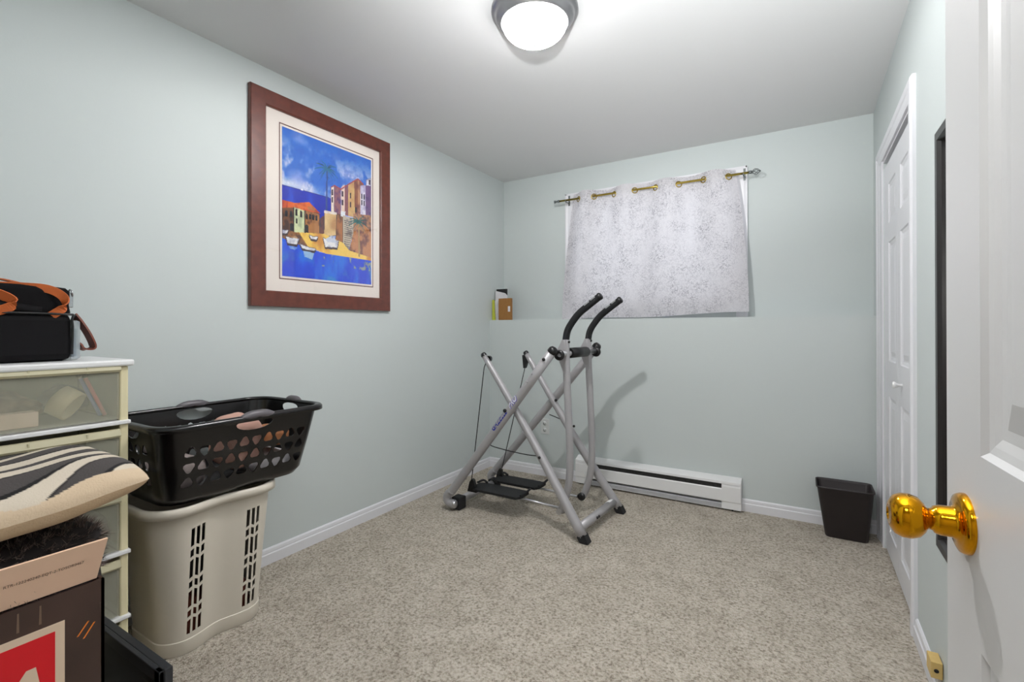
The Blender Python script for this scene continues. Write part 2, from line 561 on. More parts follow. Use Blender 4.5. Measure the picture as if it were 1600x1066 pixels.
# ------------------------------------------------------------------ the room
def build_room():
    b = new(); box(b, (XL - .12, -1.9, -.1), (XR + 1.2, YU + .5, 0)); struct('floor', b, CARPET)
    b = new(); box(b, (XL - .12, -1.9, H), (XR + 1.2, YU + .5, H + .1)); struct('ceiling', b, CEIL)
    b = new(); box(b, (XL - .12, YF - .12, 0), (XL, YU + .2, H)); struct('wall_left', b, WALL)
    # back wall: thick lower part with a ledge, thinner upper part with the window opening
    wx0, wx1, wz0, wz1 = -1.50, -.43, 1.36, 2.10
    b = new()
    box(b, (XL, YL, 0), (XR, YU + .2, LEDGE), .0)
    box(b, (XL, YU, LEDGE), (wx0, YU + .2, H))
    box(b, (wx1, YU, LEDGE), (XR, YU + .2, H))
    box(b, (wx0, YU, LEDGE), (wx1, YU + .2, wz0))
    box(b, (wx0, YU, wz1), (wx1, YU + .2, H))
    struct('wall_back', b, WALL)
    # right wall with the closet opening
    cy0, cy1, cz = 2.355, 3.13, 2.0
    b = new()
    box(b, (XR, YF - .12, 0), (XR + .12, cy0, H))
    box(b, (XR, cy1, 0), (XR + .12, YU + .2, H))
    box(b, (XR, cy0, cz), (XR + .12, cy1, H))
    struct('wall_right', b, WALL)
    b = new()
    box(b, (XR + .7, cy0 - .2, 0), (XR + .75, cy1 + .2, H)); box(b, (XR + .12, cy0 - .25, 0), (XR + .75, cy0 - .2, H)); box(b, (XR + .12, cy1 + .2, 0), (XR + .75, cy1 + .25, H))
    struct('wall_closet', b, WALL)
    # front wall with the doorway the camera stands in
    b = new()
    box(b, (XL, YF - .12, 0), (-.56, YF, H))
    box(b, (.20, YF - .12, 0), (XR, YF, H))
    box(b, (-.56, YF - .12, 2.05), (.20, YF, H))
    struct('wall_front', b, WALL)
    b = new()
    box(b, (-1.5, -1.9, 0), (1.3, -1.8, H)); box(b, (-1.6, -1.9, 0), (-1.5, YF - .12, H)); box(b, (1.3, -1.9, 0), (1.4, YF - .12, H)); box(b, (XR, YF - .14, 0), (1.3, YF - .12, H))
    struct('wall_hall', b, mat('hall_paint', (214, 208, 198), .7))

    # baseboards: profile (depth, height)
    prof = [(0, 0), (.014, 0), (.014, .047), (.010, .052), (.0105, .058), (.009, .070), (.004, .076), (0, .076)]

    def bb(name, p0, p1, nrm):
        p0, p1, nrm = Vector(p0), Vector(p1), Vector(nrm)
        b = new()
        prism(b, [p0 + nrm * d + Vector((0, 0, h)) for d, h in prof], p1 - p0)
        struct(name, b, TRIM)
    bb('baseboard_left', (XL, YF, 0), (XL, YL, 0), (1, 0, 0))
    bb('baseboard_back', (XL, YL, 0), (XR, YL, 0), (0, -1, 0))
    bb('baseboard_right', (XR, YF, 0), (XR, 2.275, 0), (-1, 0, 0))
    bb('baseboard_front', (XL, YF, 0), (-.63, YF, 0), (0, 1, 0))

    # closet casing
    b = new()
    cp = [(0, 0), (0, .075), (.011, .075), (.018, .066), (.018, .040), (.014, .034), (.012, .012), (.009, 0)]   # (out of wall, along)
    def leg(y_in, s, z1):
        # mitred at the top: outer edge reaches higher than the inner edge
        A = [b.verts.new((XR - d, y_in + s * a, 0)) for d, a in cp]; B = [b.verts.new((XR - d, y_in + s * a, cz + a)) for d, a in cp]
        n = len(A); b.faces.new(A[::-1])
        for i in range(n): b.faces.new((A[i], A[(i + 1) % n], B[(i + 1) % n], B[i]))
    ya, yb_ = cy0, cy1 + .08
    leg(ya, -1, 0); leg(yb_, 1, 0)
    A = [b.verts.new((XR - d, ya - a, cz + a)) for d, a in cp]; B = [b.verts.new((XR - d, yb_ + a, cz + a)) for d, a in cp]
    for i in range(len(A)): b.faces.new((A[i], A[(i + 1) % len(A)], B[(i + 1) % len(A)], B[i]))
    box(b, (XR + .06, cy0, cz - .012), (XR, cy1, cz))
    box(b, (XR, cy1, 0), (XR - .008, cy1 + .081, cz + .01))
    struct('trim_closet', b, TRIM)
    # doorway casing on room side, left of camera
    b = new()
    prism(b, [(-.56 - a, YF + d, 0) for d, a in cp], (0, 0, 2.12)); prism(b, [(-.63, YF + d, 2.05 + a) for d, a in cp], (.83, 0, 0))
    struct('trim_doorway', b, TRIM)

    # window
    win = thing('window_1', (-.965, YU, wz0), None, None, kind='structure')
    b = new()
    cw = .072
    wp = [(0, -.0), (.006, 0), (.010, .02), (.014, .05), (.018, .062), (.018, .072), (0, .072)]
    X0, X1, Z0, Z1 = -1.565, -.39, 1.28, 2.14
    for (xa, s) in ((X0, -1), (X1, 1)):
        prism(b, [(xa + s * a, YU - d, LEDGE) for d, a in wp], (0, 0, Z1 + .072 - LEDGE))
    prism(b, [(X0 - .07, YU - d, Z1 + a) for d, a in wp], (X1 - X0 + .14, 0, 0))
    struct('window_casing', b, TRIM, win)
    b = new()
    for (a, c) in (((X0, YU - .006, Z0 - .03), (wx0 + .0, YU + .05, Z1)), ((wx1, YU - .006, Z0 - .03), (X1, YU + .05, Z1)), ((wx0, YU - .006, Z0 - .03), (wx1, YU + .05, wz0)), ((wx0, YU - .006, wz1), (wx1, YU + .05, Z1))):
        box(b, a, c, .002)
    box(b, (-.99, YU + .02, wz0), (-.94, YU + .06, wz1), .003)
    struct('window_frame', b, SHELFW, win)
    b = new(); box(b, (wx0, YU + .035, wz0), (wx1, YU + .041, wz1)); struct('window_pane', b, PANE, win)
    return (cy0, cy1, cz)


# doors --------------------------------------------------------------
def panel_face(bm, W, Hh, panels, fn, d1=.010, w1=.024, w2=.012, w3=.03, d3=.003):
    """front skin with recessed raised panels. fn(s, z, depth) -> world point"""
    ss = sorted({0, W, *[p[0] for p in panels], *[p[1] for p in panels]})
    zs = sorted({0, Hh, *[p[2] for p in panels], *[p[3] for p in panels]})
    def q(pts):
        bm.faces.new([bm.verts.new(fn(*p)) for p in pts])
    for i in range(len(ss) - 1):
        for j in range(len(zs) - 1):
            cs, cz = (ss[i] + ss[i + 1]) / 2, (zs[j] + zs[j + 1]) / 2
            if any(p[0] < cs < p[1] and p[2] < cz < p[3] for p in panels):
                continue
            q([(ss[i], zs[j], 0), (ss[i + 1], zs[j], 0), (ss[i + 1], zs[j + 1], 0), (ss[i], zs[j + 1], 0)])
    for (a, b_, c, d) in panels:
        rings = [(0, 0), (w1 * .25, d1 * .55), (w1 * .6, d1 * .7), (w1, d1), (w1 + w2, d1), (w1 + w2 + w3, d3)]
        prev = None
        for ins, dep in rings:
            R = [(a + ins, c + ins, dep), (b_ - ins, c + ins, dep), (b_ - ins, d - ins, dep), (a + ins, d - ins, dep)]
            if prev:
                for k in range(4):
                    q([prev[k], prev[(k + 1) % 4], R[(k + 1) % 4], R[k]])
            prev = R
        q(prev)


def build_doors(cy0, cy1, cz):
    # entrance door, open, seen edge-on to the right
    d = Vector((-.066, .998, 0)); n = Vector((-.998, -.066, 0))
    latch = Vector((.160, .752, 0)) + d * .0642      # latch edge on the visible face
    root = thing('door_1', (latch - d * .762).to_tuple()[:2] + (0,), None, None, kind='structure')
    fn = lambda s, z, dep: latch - d * s - n * dep + Vector((0, 0, .012 + z))
    b = new()
    W, Hh, T = .762, 2.03, .035
    pan = [(s0, s1, z0, z1) for (s0, s1) in ((.107, .350), (.412, .655)) for (z0, z1) in ((.22, .775), (.988, 1.58), (1.68, 1.90))]
    panel_face(b, W, Hh, pan, fn)
    panel_face(b, W, Hh, pan, lambda s, z, dep: fn(s, z, T - dep))
    for P in ([(0, 0, 0), (0, Hh, 0), (0, Hh, T), (0, 0, T)], [(W, 0, 0), (W, Hh, 0), (W, Hh, T), (W, 0, T)], [(0, Hh, 0), (W, Hh, 0), (W, Hh, T), (0, Hh, T)], [(0, 0, 0), (W, 0, 0), (W, 0, T), (0, 0, T)]):
        b.faces.new([b.verts.new(fn(*p)) for p in P])
    bmesh.ops.remove_doubles(b, verts=b.verts[:], dist=1e-5)
    struct('door_leaf', b, DOORW, root)
    c = Vector((.160, .752, .912))
    b = new()
    lathe(b, [(0, .030), (.0115, .030), (.0125, .036), (.0175, .0385), (.0235, .044), (.0262, .052), (.0258, .060), (.0225, .067), (.015, .0715), (.008, .073), (.0075, .0715), (0, .0715)], c, n, 48)
    kn = obj('door_knob', b, BRASS, root); kn['kind'] = 'structure'
    b = new()
    lathe(b, [(.0345, 0), (.0345, .003), (.0325, .007), (.027, .009), (.019, .0105), (.0175, .014), (.0172, .024), (.0155, .029), (.0125, .031), (.0118, .036), (0, .036)], c, n, 48)
    o = obj('rosette', b, BRASS, kn); o['kind'] = 'structure'
    b = new()
    box(b, fn(-.0015, .87, .004), fn(.0, .93, .031)); box(b, fn(-.010, .89, .010), fn(0, .91, .024))
    o = obj('latch_plate', b, BRASS, root); o['kind'] = 'structure'
    for z in (.2, 1.0, 1.8):
        b = new(); tube(b, [fn(W + .004, z, -.004), fn(W + .004, z + .09, -.004)], .006, 10)
        o = obj('hinge', b, BRASS, root); o['kind'] = 'structure'
    # closet bifold
    root = thing('door_2', (XR, (cy0 + cy1) / 2, 0), None, None, kind='structure')
    fold = 2.735
    for (ya, yb, pa, pb) in ((fold + .001, cy1 + .002, 2.79, 3.0), (cy0 + .002, fold - .001, 2.44, 2.66)):
        b = new(); x = XR + .004
        Wl, Hl = yb - ya, 1.945
        fl = lambda s, z, dep: Vector((x + dep, ya + s, .012 + z))
        pan = [(pa - ya, pb - ya, z0 - .012, z1 - .012) for z0, z1 in ((.13, .80), (.975, 1.56), (1.655, 1.85))]
        panel_face(b, Wl, Hl, pan, fl, d1=.008, w1=.018, w2=.008, w3=.022)
        T = .03
        for P in ([(0, 0, 0), (0, Hl, 0), (0, Hl, T), (0, 0, T)], [(Wl, 0, 0), (Wl, Hl, 0), (Wl, Hl, T), (Wl, 0, T)], [(0, Hl, 0), (Wl, Hl, 0), (Wl, Hl, T), (0, Hl, T)], [(0, 0, 0), (Wl, 0, 0), (Wl, 0, T), (0, 0, T)], [(0, 0, T), (Wl, 0, T), (Wl, Hl, T), (0, Hl, T)]):
            b.faces.new([b.verts.new(fl(*p)) for p in P])
        bmesh.ops.remove_doubles(b, verts=b.verts[:], dist=1e-5)
        struct('door_leaf', b, TRIM, root)
    b = new()
    lathe(b, [(.006, 0), (.006, .014), (.010, .020), (.0145, .026), (.0145, .031), (.010, .034), (0, .0345)], (XR + .004, 2.62, .893), (-1, 0, 0), 24)
    o = obj('door_knob', b, SHELFW, root); o['kind'] = 'structure'


# ------------------------------------------------------------------ ceiling light
def build_light():
    c = Vector((-.915, 1.688, H))
    r = thing('ceiling_light', c, 'flush round ceiling light with a glowing frosted glass dome in a grey metal ring', 'ceiling light')
    b = new()
    lathe(b, [(0, 0), (.172, 0), (.173, -.010), (.168, -.016), (.160, -.020), (.158, -.030), (.150, -.042), (.143, -.048), (.140, -.056), (.134, -.058), (.128, -.056), (.128, -.03), (.05, -.02), (0, -.02)], c, (0, 0, 1), 64)
    obj('metal_ring', b, NICKEL, r)
    b = new()
    pr = [(.1275, -.040)] + [(.1275 * math.cos(a), -.055 - .075 * math.sin(a)) for a in [i * PI / 2 / 12 for i in range(12)]] + [(0, -.130)]
    lathe(b, pr, c, (0, 0, 1), 64)
    gm = emis('lit_frosted_glass', (255, 253, 252), LAMP_STRENGTH)
    gn, gl = gm.node_tree.nodes, gm.node_tree.links
    tr = gn.new('ShaderNodeBsdfTransparent'); mx = gn.new('ShaderNodeMixShader'); mx.inputs[0].default_value = .5
    gl.new(gn['Principled BSDF'].outputs[0], mx.inputs[1]); gl.new(tr.outputs[0], mx.inputs[2]); gl.new(mx.outputs[0], gn['Material Output'].inputs[0])
    obj('glass_dome', b, gm, r)
    bulb = lamp('light_bulb', 'POINT', c + Vector((0, 0, -.052)), BULB_POWER, (1, .99, .985), .022)
    b = new()
    lathe(b, [(.0, -.129), (.008, -.130), (.007, -.134), (.004, -.136), (.0055, -.140), (.004, -.145), (0, -.147)], c, (0, 0, 1), 20)
    obj('finial', b, NICKEL, r)


# ------------------------------------------------------------------ framed picture
def paint_art():
    W, Hh = 190, 244
    rs = np.random.RandomState(3)
    yy, xx = np.mgrid[0:Hh, 0:W]
    U = (xx + .5) / W; V = (yy + .5) / Hh

    def fbm(sx, sy, seed, octs=4):
        out = np.zeros((Hh, W)); amp = 1; tot = 0
        r = np.random.RandomState(seed)
        for o in range(octs):
            gx, gy = int(sx * 2 ** o) + 2, int(sy * 2 ** o) + 2
            g = r.rand(gy + 1, gx + 1)
            fx = U * (gx - 1); fy = V * (gy - 1)
            x0 = fx.astype(int); y0 = fy.astype(int); tx = fx - x0; ty = fy - y0
            tx = tx * tx * (3 - 2 * tx); ty = ty * ty * (3 - 2 * ty)
            out += amp * ((g[y0, x0] * (1 - tx) + g[y0, x0 + 1] * tx) * (1 - ty) + (g[y0 + 1, x0] * (1 - tx) + g[y0 + 1, x0 + 1] * tx) * ty)
            tot += amp; amp *= .55
        return out / tot
    C = np.zeros((Hh, W, 3))
    A = lambda *c: np.array(c, float)
    n1 = fbm(3, 4, 1); n2 = fbm(7, 6, 2); n3 = fbm(22, 24, 5, 3); n4 = fbm(10, 3, 8)
    # sky
    t = np.clip((n1 - np.percentile(n1, 45)) * 5 + (V - .12) * .8, 0, 1)[..., None]
    base = A(24, 100, 200) * (1 - V[..., None] * .9) + A(90, 125, 215) * V[..., None] * .9
    C[:] = base * (1 - t) + (A(140, 160, 226)) * t
    t = np.clip((n2 - np.percentile(n2[:90], 52)) * 9, 0, 1)[..., None] * np.clip((V - .02) * 6, 0, 1)[..., None]
    C[:] = C * (1 - t * .8) + A(206, 204, 232) * t * .8
    t = np.clip((n3 - .55) * 6, 0, 1)[..., None]
    C[:] = C * (1 - t * .4) + A(30, 84, 190) * t * .4
    t = (np.clip(1 - abs(V - .37) / .05, 0, 1) * np.clip(1 - U / .5, 0, 1))[..., None]
    C[:] = C * (1 - t) + A(222, 226, 236) * t

    def inside(poly):
        m = np.zeros((Hh, W), bool)
        j = len(poly) - 1
        for i in range(len(poly)):
            xi, yi = poly[i]; xj, yj = poly[j]
            if yi != yj:
                m ^= ((yi > V) != (yj > V)) & (U < (xj - xi) * (V - yi) / (yj - yi) + xi)
            j = i
        return m

    def fill(poly, c, c2=None, nz=n3, jit=.25, edge=None):
        poly = [(x / .975, y) for x, y in poly]
        m = inside(poly)
        c = A(*c)
        c2 = A(*c2) if c2 else c * .75
        t = np.clip((nz - .47) * 4, 0, 1)[..., None]
        v = c * (1 - t) + c2 * t
        C[m] = v[m]
        if edge:
            e = m & ~(np.roll(m, 1, 1) & np.roll(m, -1, 1) & np.roll(m, 1, 0) & np.roll(m, -1, 0))
            C[e] = A(*edge)
    # sea strip
    fill([(-.01, .392), (.50, .392), (.50, .60), (-.01, .60)], (14, 40, 176), (30, 74, 206), n4)
    C[int(.392 * Hh)][:int(.48 * W)] = A(40, 40, 110)
    fill([(.19, .375), (.20, .392), (.175, .392)], (240, 240, 245), (240, 240, 245))
    # left houses
    fill([(-.01, .538), (.11, .523), (.11, .70), (-.01, .70)], (120, 74, 44), (70, 38, 30), edge=(44, 26, 30))
    fill([(-.01, .492), (.107, .490), (.11, .525), (-.01, .548)], (224, 96, 34), (170, 52, 30))
    fill([(.11, .514), (.214, .52), (.214, .70), (.11, .695)], (214, 222, 176), (176, 186, 150), edge=(60, 50, 46))
    fill([(.214, .524), (.372, .527), (.372, .70), (.214, .70)], (176, 118, 66), (110, 66, 44), edge=(50, 30, 34))
    fill([(.10, .497), (.261, .462), (.375, .524), (.214, .530), (.10, .521)], (226, 110, 40), (180, 60, 32))
    fill([(.24, .497), (.30, .485), (.325, .515), (.25, .518)], (190, 120, 70), (150, 90, 60))
    fill([(.372, .56), (.43, .52), (.43, .70), (.372, .70)], (112, 60, 56), (70, 40, 60))
    for (u, v, a, h_) in ((.04, .575, .012, .022), (.085, .572, .012, .022), (.135, .553, .010, .025), (.178, .556, .010, .025), (.135, .613, .009, .02), (.235, .565, .010, .02), (.27, .562, .012, .02), (.30, .562, .012, .02), (.335, .562, .010, .022), (.235, .655, .016, .035), (.09, .66, .016, .03)):
        fill([(u - a, v + h_), (u - a, v - h_ * .6), (u, v - h_), (u + a, v - h_ * .6), (u + a, v + h_)], (34, 26, 40), (20, 16, 30))
    # towers
    fill([(.91, .168), (.98, .139), (.98, .23), (.91, .225)], (222, 220, 236), (180, 176, 210), edge=(70, 70, 130))
    fill([(.485, .311), (.529, .289), (.528, .50), (.485, .50)], (238, 222, 206), (200, 176, 178), edge=(80, 60, 100))
    fill([(.529, .289), (.6, .301), (.6, .50), (.528, .50)], (150, 96, 104), (96, 60, 110))
    fill([(.603, .288), (.645, .262), (.645, .49), (.603, .49)], (232, 206, 190), (196, 160, 170))
    fill([(.645, .262), (.688, .262), (.688, .49), (.645, .49)], (140, 84, 92), (110, 70, 120))
    fill([(.688, .247), (.806, .181), (.806, .49), (.688, .49)], (222, 190, 124), (176, 120, 84), n1)
    fill([(.76, .21), (.806, .181), (.806, .49), (.77, .49)], (150, 92, 66), (120, 66, 60))
    fill([(.806, .181), (.875, .21), (.875, .49), (.806, .49)], (190, 140, 104), (130, 80, 76))
    fill([(.836, .23), (.905, .213), (.905, .47), (.835, .47)], (222, 218, 232), (176, 166, 204))
    fill([(.905, .213), (.98, .207), (.98, .47), (.905, .47)], (112, 78, 130), (84, 60, 116))
    fill([(.485, .311), (.529, .286), (.603, .300), (.69, .244), (.806, .178), (.875, .208), (.875, .216), (.806, .190), (.69, .256), (.603, .310), (.529, .297), (.485, .318)], (150, 60, 90), (180, 80, 60))
    for (u, v) in ((.505, .345), (.505, .40), (.622, .335), (.622, .40), (.715, .33), (.715, .40), (.855, .31), (.855, .36), (.885, .31), (.885, .36), (.78, .43), (.955, .18)):
        fill([(u - .009, v + .022), (u - .009, v - .018), (u + .009, v - .022), (u + .009, v + .022)], (52, 34, 66), (30, 24, 50))
    # ramparts
    fill([(.748, .465), (.99, .442), (.99, .80), (.70, .775), (.748, .60)], (176, 120, 86), (96, 66, 70))
    fill([(.80, .50), (.99, .58), (.99, .80), (.69, .77)], (190, 128, 84), (120, 74, 66))
    fill([(.416, .494), (.555, .487), (.554, .66), (.412, .69)], (228, 196, 140), (186, 138, 90), n1, edge=(70, 46, 50))
    fill([(.416, .494), (.555, .487), (.555, .505), (.416, .512)], (236, 226, 216), (214, 200, 196))
    fill([(.555, .496), (.627, .497), (.626, .73), (.54, .69)], (170, 104, 58), (110, 66, 44), edge=(60, 36, 36))
    fill([(.60, .47), (.655, .465), (.65, .51), (.60, .51)], (222, 226, 232), (190, 196, 214))
    fill([(.627, .497), (.748, .502), (.748, .62), (.691, .76), (.626, .73)], (190, 176, 158), (140, 128, 124))
    for k in range(13):
        v = .53 + k * .016
        fill([(.64, v), (.735 - max(0, k - 6) * .006, v + .004), (.735 - max(0, k - 6) * .006, v + .008), (.64, v + .005)], (96, 86, 88), (96, 86, 88))
    # beach, water
    fill([(.14, .69), (.416, .665), (.626, .705), (.70, .755), (.99, .785), (.99, .82), (.728, .812), (.458, .81), (.245, .78)], (240, 200, 92), (206, 140, 56), n2)
    fill([(-.01, .70), (.16, .69), (.25, .78), (.16, .78), (-.01, .76)], (150, 96, 52), (90, 60, 50))
    fill([(-.01, .744), (.167, .775), (.325, .799), (.458, .808), (.728, .806), (.99, .809), (.99, 1.01), (-.01, 1.01)], (14, 66, 214), (24, 110, 226), n4)
    t = (np.clip((n2 - .57) * 7, 0, 1) * (V > .80) * np.clip((V - .80) * 10, 0, 1))[..., None]
    C[:] = C * (1 - t * .5) + A(70, 170, 196) * t * .5
    t = (np.clip((n3 - .62) * 8, 0, 1) * (V > .81) * (U > .4) * (V < .9))[..., None]
    C[:] = C * (1 - t * .7) + A(206, 196, 120) * t * .7
    t = (np.clip(.5 - n4, 0, 1) * 2.2 * (V > .83))[..., None]
    C[:] = C * (1 - t * .5) + A(30, 40, 186) * t * .5
    # boats
    for P in ([(.026, .726), (.08, .733), (.167, .727), (.14, .777), (.048, .779)], [(.16, .762), (.24, .776), (.338, .782), (.309, .805), (.19, .800)], [(.40, .693), (.48, .70), (.580, .693), (.563, .752), (.424, .762)], [(.255, .689), (.30, .697), (.358, .691), (.333, .722), (.275, .720)], [(-.01, .69), (.062, .685), (.048, .714), (-.01, .719)]):
        sh = [(x, y + .012) for x, y in P]
        fill(sh, (70, 46, 40), (50, 36, 60))
        fill(P, (232, 230, 232), (176, 176, 196), edge=(90, 80, 100))
    fill([(.43, .70), (.50, .665), (.555, .70), (.54, .715), (.45, .72)], (200, 206, 224), (120, 130, 170))
    fill([(.08, .733), (.13, .715), (.15, .735)], (190, 150, 110), (170, 130, 100))
    for P in ([(.06, .79), (.15, .795), (.12, .815), (.07, .81)], [(.20, .81), (.31, .815), (.29, .865), (.21, .85)]):
        fill(P, (150, 186, 224), (70, 120, 220), n3)
    # palms

    def palm(u, v, ub, vb, R, c, cf, n, seed):
        r = np.random.RandomState(seed)
        fill([(u - .007, v), (u + .006, v), (ub + .011, vb), (ub - .009, vb)], c, c)
        for k in range(n):
            a = 2 * PI * k / n + (r.rand() - .5) * .25
            L_ = R * (.75 + .35 * r.rand()) * (.8 if math.sin(a) > .2 else 1)
            pu, pv = u, v
            for s in range(9):
                tt = (s + 1) / 9
                qu = u + math.cos(a) * L_ * tt; qv = v + math.sin(a) * L_ * .75 * tt + .30 * R * tt * tt
                wd = .006 * (1 - tt) + .0035
                fill([(pu, pv - wd), (qu, qv - wd * .6), (qu, qv + wd * .8), (pu, pv + wd * .6)], cf, [x * .7 for x in cf])
                pu, pv = qu, qv
    palm(.450, .185, .438, .49, .125, (44, 72, 140), (20, 104, 140), 17, 4)
    palm(.817, .520, .822, .79, .125, (170, 140, 90), (24, 104, 104), 17, 9)
    C = C * (1 + (rs.rand(Hh, W, 1) - .5) * .10)
    return W, Hh, np.clip(C, 0, 255) / 255.


def build_picture():
    r = thing('framed_picture', (XL, 1.73, 1.245), 'large framed harbour print with palms, boats and old walls in a red-brown wooden frame', 'picture')
    y0, y1, z0, z1 = 1.292, 2.180, 1.247, 2.296
    fw = .078
    def ring(b, y0, y1, z0, z1, prof):
        """prof: (inset, x)"""
        R = [[b.verts.new(p) for p in ((x, y0 + i, z0 + i), (x, y1 - i, z0 + i), (x, y1 - i, z1 - i), (x, y0 + i, z1 - i))] for i, x in prof]
        for A_, B_ in zip(R, R[1:]):
            for k in range(4):
                b.faces.new((A_[k], A_[(k + 1) % 4], B_[(k + 1) % 4], B_[k]))
    b = new(); ring(b, y0, y1, z0, z1, [(0, XL), (0, XL + .020), (.003, XL + .024), (fw - .006, XL + .024), (fw, XL + .019), (fw, XL + .004)])
    obj('wooden_frame', b, FRAMEW, r)
    b = new(); box(b, (XL + .003, y0 + .05, z0 + .05), (XL + .008, y1 - .05, z1 - .05)); obj('mat_board', b, MATB, r)
    ay0, ay1, az0, az1 = 1.459, 2.036, 1.403, 2.149
    b = new(); ring(b, ay0 - .016, ay1 + .016, az0 - .016, az1 + .016, [(0, XL + .0085), (.005, XL + .009), (.0055, XL + .0085)]); obj('inner_border', b, LINE, r)
    W, Hh, C = paint_art()
    b = new()
    X = XL + .0092
    G = [[b.verts.new((X, ay0 + (ay1 - ay0) * i / W, az1 - (az1 - az0) * j / Hh)) for i in range(W + 1)] for j in range(Hh + 1)]
    cols = []
    for j in range(Hh):
        for i in range(W):
            b.faces.new((G[j][i], G[j + 1][i], G[j + 1][i + 1], G[j][i + 1]))
            cols.append(lin(C[j, i]))
    obj('art_print', b, PRINT, r, recalc=False, colors=cols)
    b = new(); box(b, (XL + .0125, y0 + .06, z0 + .06), (XL + .0135, y1 - .06, z1 - .06)); obj('glazing', b, PANE, r)


# ------------------------------------------------------------------ curtain
XG = [-1.486, -1.36, -1.204, -1.05, -.903, -.744, -.585, -.43]
YR, ZR = 3.462, 2.145


def build_curtain():
    r = thing('curtain_rod', (-.967, YR, ZR), 'thin brass curtain rod with steel finials through the grommets above the window', 'curtain rod')
    b = new(); tube(b, [(-1.66, YR, ZR), (-.30, YR, ZR)], .0075, 14); obj('rod', b, BRASSR, r)
    b = new(); lathe(b, [(.0075, 0), (.011, .004), (.011, .014), (.007, .018), (.006, .028), (.010, .036), (.012, .044), (.0, .047)], (-1.655, YR, ZR), (-1, 0, 0), 18); obj('finial', b, STEELF, r)
    b = new()
    lathe(b, [(.0075, 0), (.011, .003), (.011, .018), (.006, .022)], (-.305, YR, ZR), (1, 0, 0), 18)
    for k in range(5):
        pts = []
        for j in range(13):
            t = j / 12; a = 2 * PI * k / 5 + t * 2.2; rr = .004 + .015 * math.sin(PI * t)
            pts.append((-.285 + .045 * t, YR + rr * math.cos(a), ZR + rr * math.sin(a)))
        tube(b, pts, .002, 6)
    lathe(b, [(0, 0), (.005, .002), (.005, .006), (0, .009)], (-.242, YR, ZR), (1, 0, 0), 10)
    obj('finial', b, STEELF, r)
    for x in (-1.60, -.335):
        b = new()
        box(b, (x - .007, YU - .019, ZR - .03), (x + .007, YU - .017, ZR + .05), .001)
        tube(b, [(x, YU - .018, ZR - .012), (x, YR, ZR - .012)], .004, 8); tube(b, [(x, YR + .012, ZR - .012), (x, YR, ZR - .016), (x, YR - .012, ZR - .004)], .004, 8)
        obj('bracket', b, STEELF, r)

    NU, NV = 380, 170
    zt, zb = 2.188, 1.225

    def s_of(x):
        if x < XG[0]:
            t = -min(1, (XG[0] - x) / .12); return math.sin(PI * t)
        for i in range(7):
            if x <= XG[i + 1]:
                t = (x - XG[i]) / (XG[i + 1] - XG[i])
                return math.sin(PI * t) * (1 if i % 2 == 0 else -1)
        t = min(1, (x - XG[7]) / .12)
        return -math.sin(PI * t) * 1

    def P(u, v):
        e = 1 - (1 - v) ** 1.7
        xt = -1.545 + u * (-.385 + 1.545)
        xb = -1.637 + u * (-.304 + 1.637)
        x = xt * (1 - e) + xb * e
        s = s_of(xt)
        amp = .030 * (1 - .72 * v)
        fold = .010 * math.sin(xt * 21 + 1.2 * math.sin(v * 3 + xt * 4)) * v + .012 * noise.noise(Vector((xt * 5, v * 2.5, 3))) * min(1, v * 3)
        y = YR - s * amp + fold
        y = min(y, YU - .024)
        zbot = zb - .020 + .036 * u + .006 * math.sin(u * 9) - .012 * math.exp(-(u * 14) ** 2)
        ztop = zt + .004 * (s if s > 0 else 0) + .003 * math.sin(u * 17)
        z = ztop + (zbot - ztop) * v
        # right side sags in below the last grommet
        return Vector((x, y, z))
    b = new()
    G = [[b.verts.new(P(i / NU, j / NV)) for i in range(NU + 1)] for j in range(NV + 1)]
    for j in range(NV):
        for i in range(NU):
            c = (G[j][i].co + G[j + 1][i + 1].co) / 2
            if c.z > ZR - .04 and any(((c - Vector((x, YR, ZR - .006))).length < .0185) for x in XG):
                continue
            f = b.faces.new((G[j][i], G[j + 1][i], G[j + 1][i + 1], G[j][i + 1])); f.smooth = True
    cur = obj('curtain', b, CURT)
    tag(cur, 'short white curtain with grey floral print hanging on grommets over the window', 'curtain')
    # grommets are parts of the curtain
    for k, x in enumerate(XG):
        u = (x + 1.545) / 1.16
        v = (zt - ZR + .006) / (zt - zb)
        a, c, d = P(u - .006, v), P(u + .006, v), P(u, v + .02)
        n = (c - a).cross(d - (a + c) / 2).normalized()
        g = new(); torus(g, ((a + c) / 2), n, .0195, .0036)
        for vv in g.verts: vv.co -= cur.location
        me = bpy.data.meshes.new('grommet'); g.to_mesh(me); g.free(); me.materials.append(BRASSR)
        o = bpy.data.objects.new('grommet', me); COL.objects.link(o); o.parent = cur


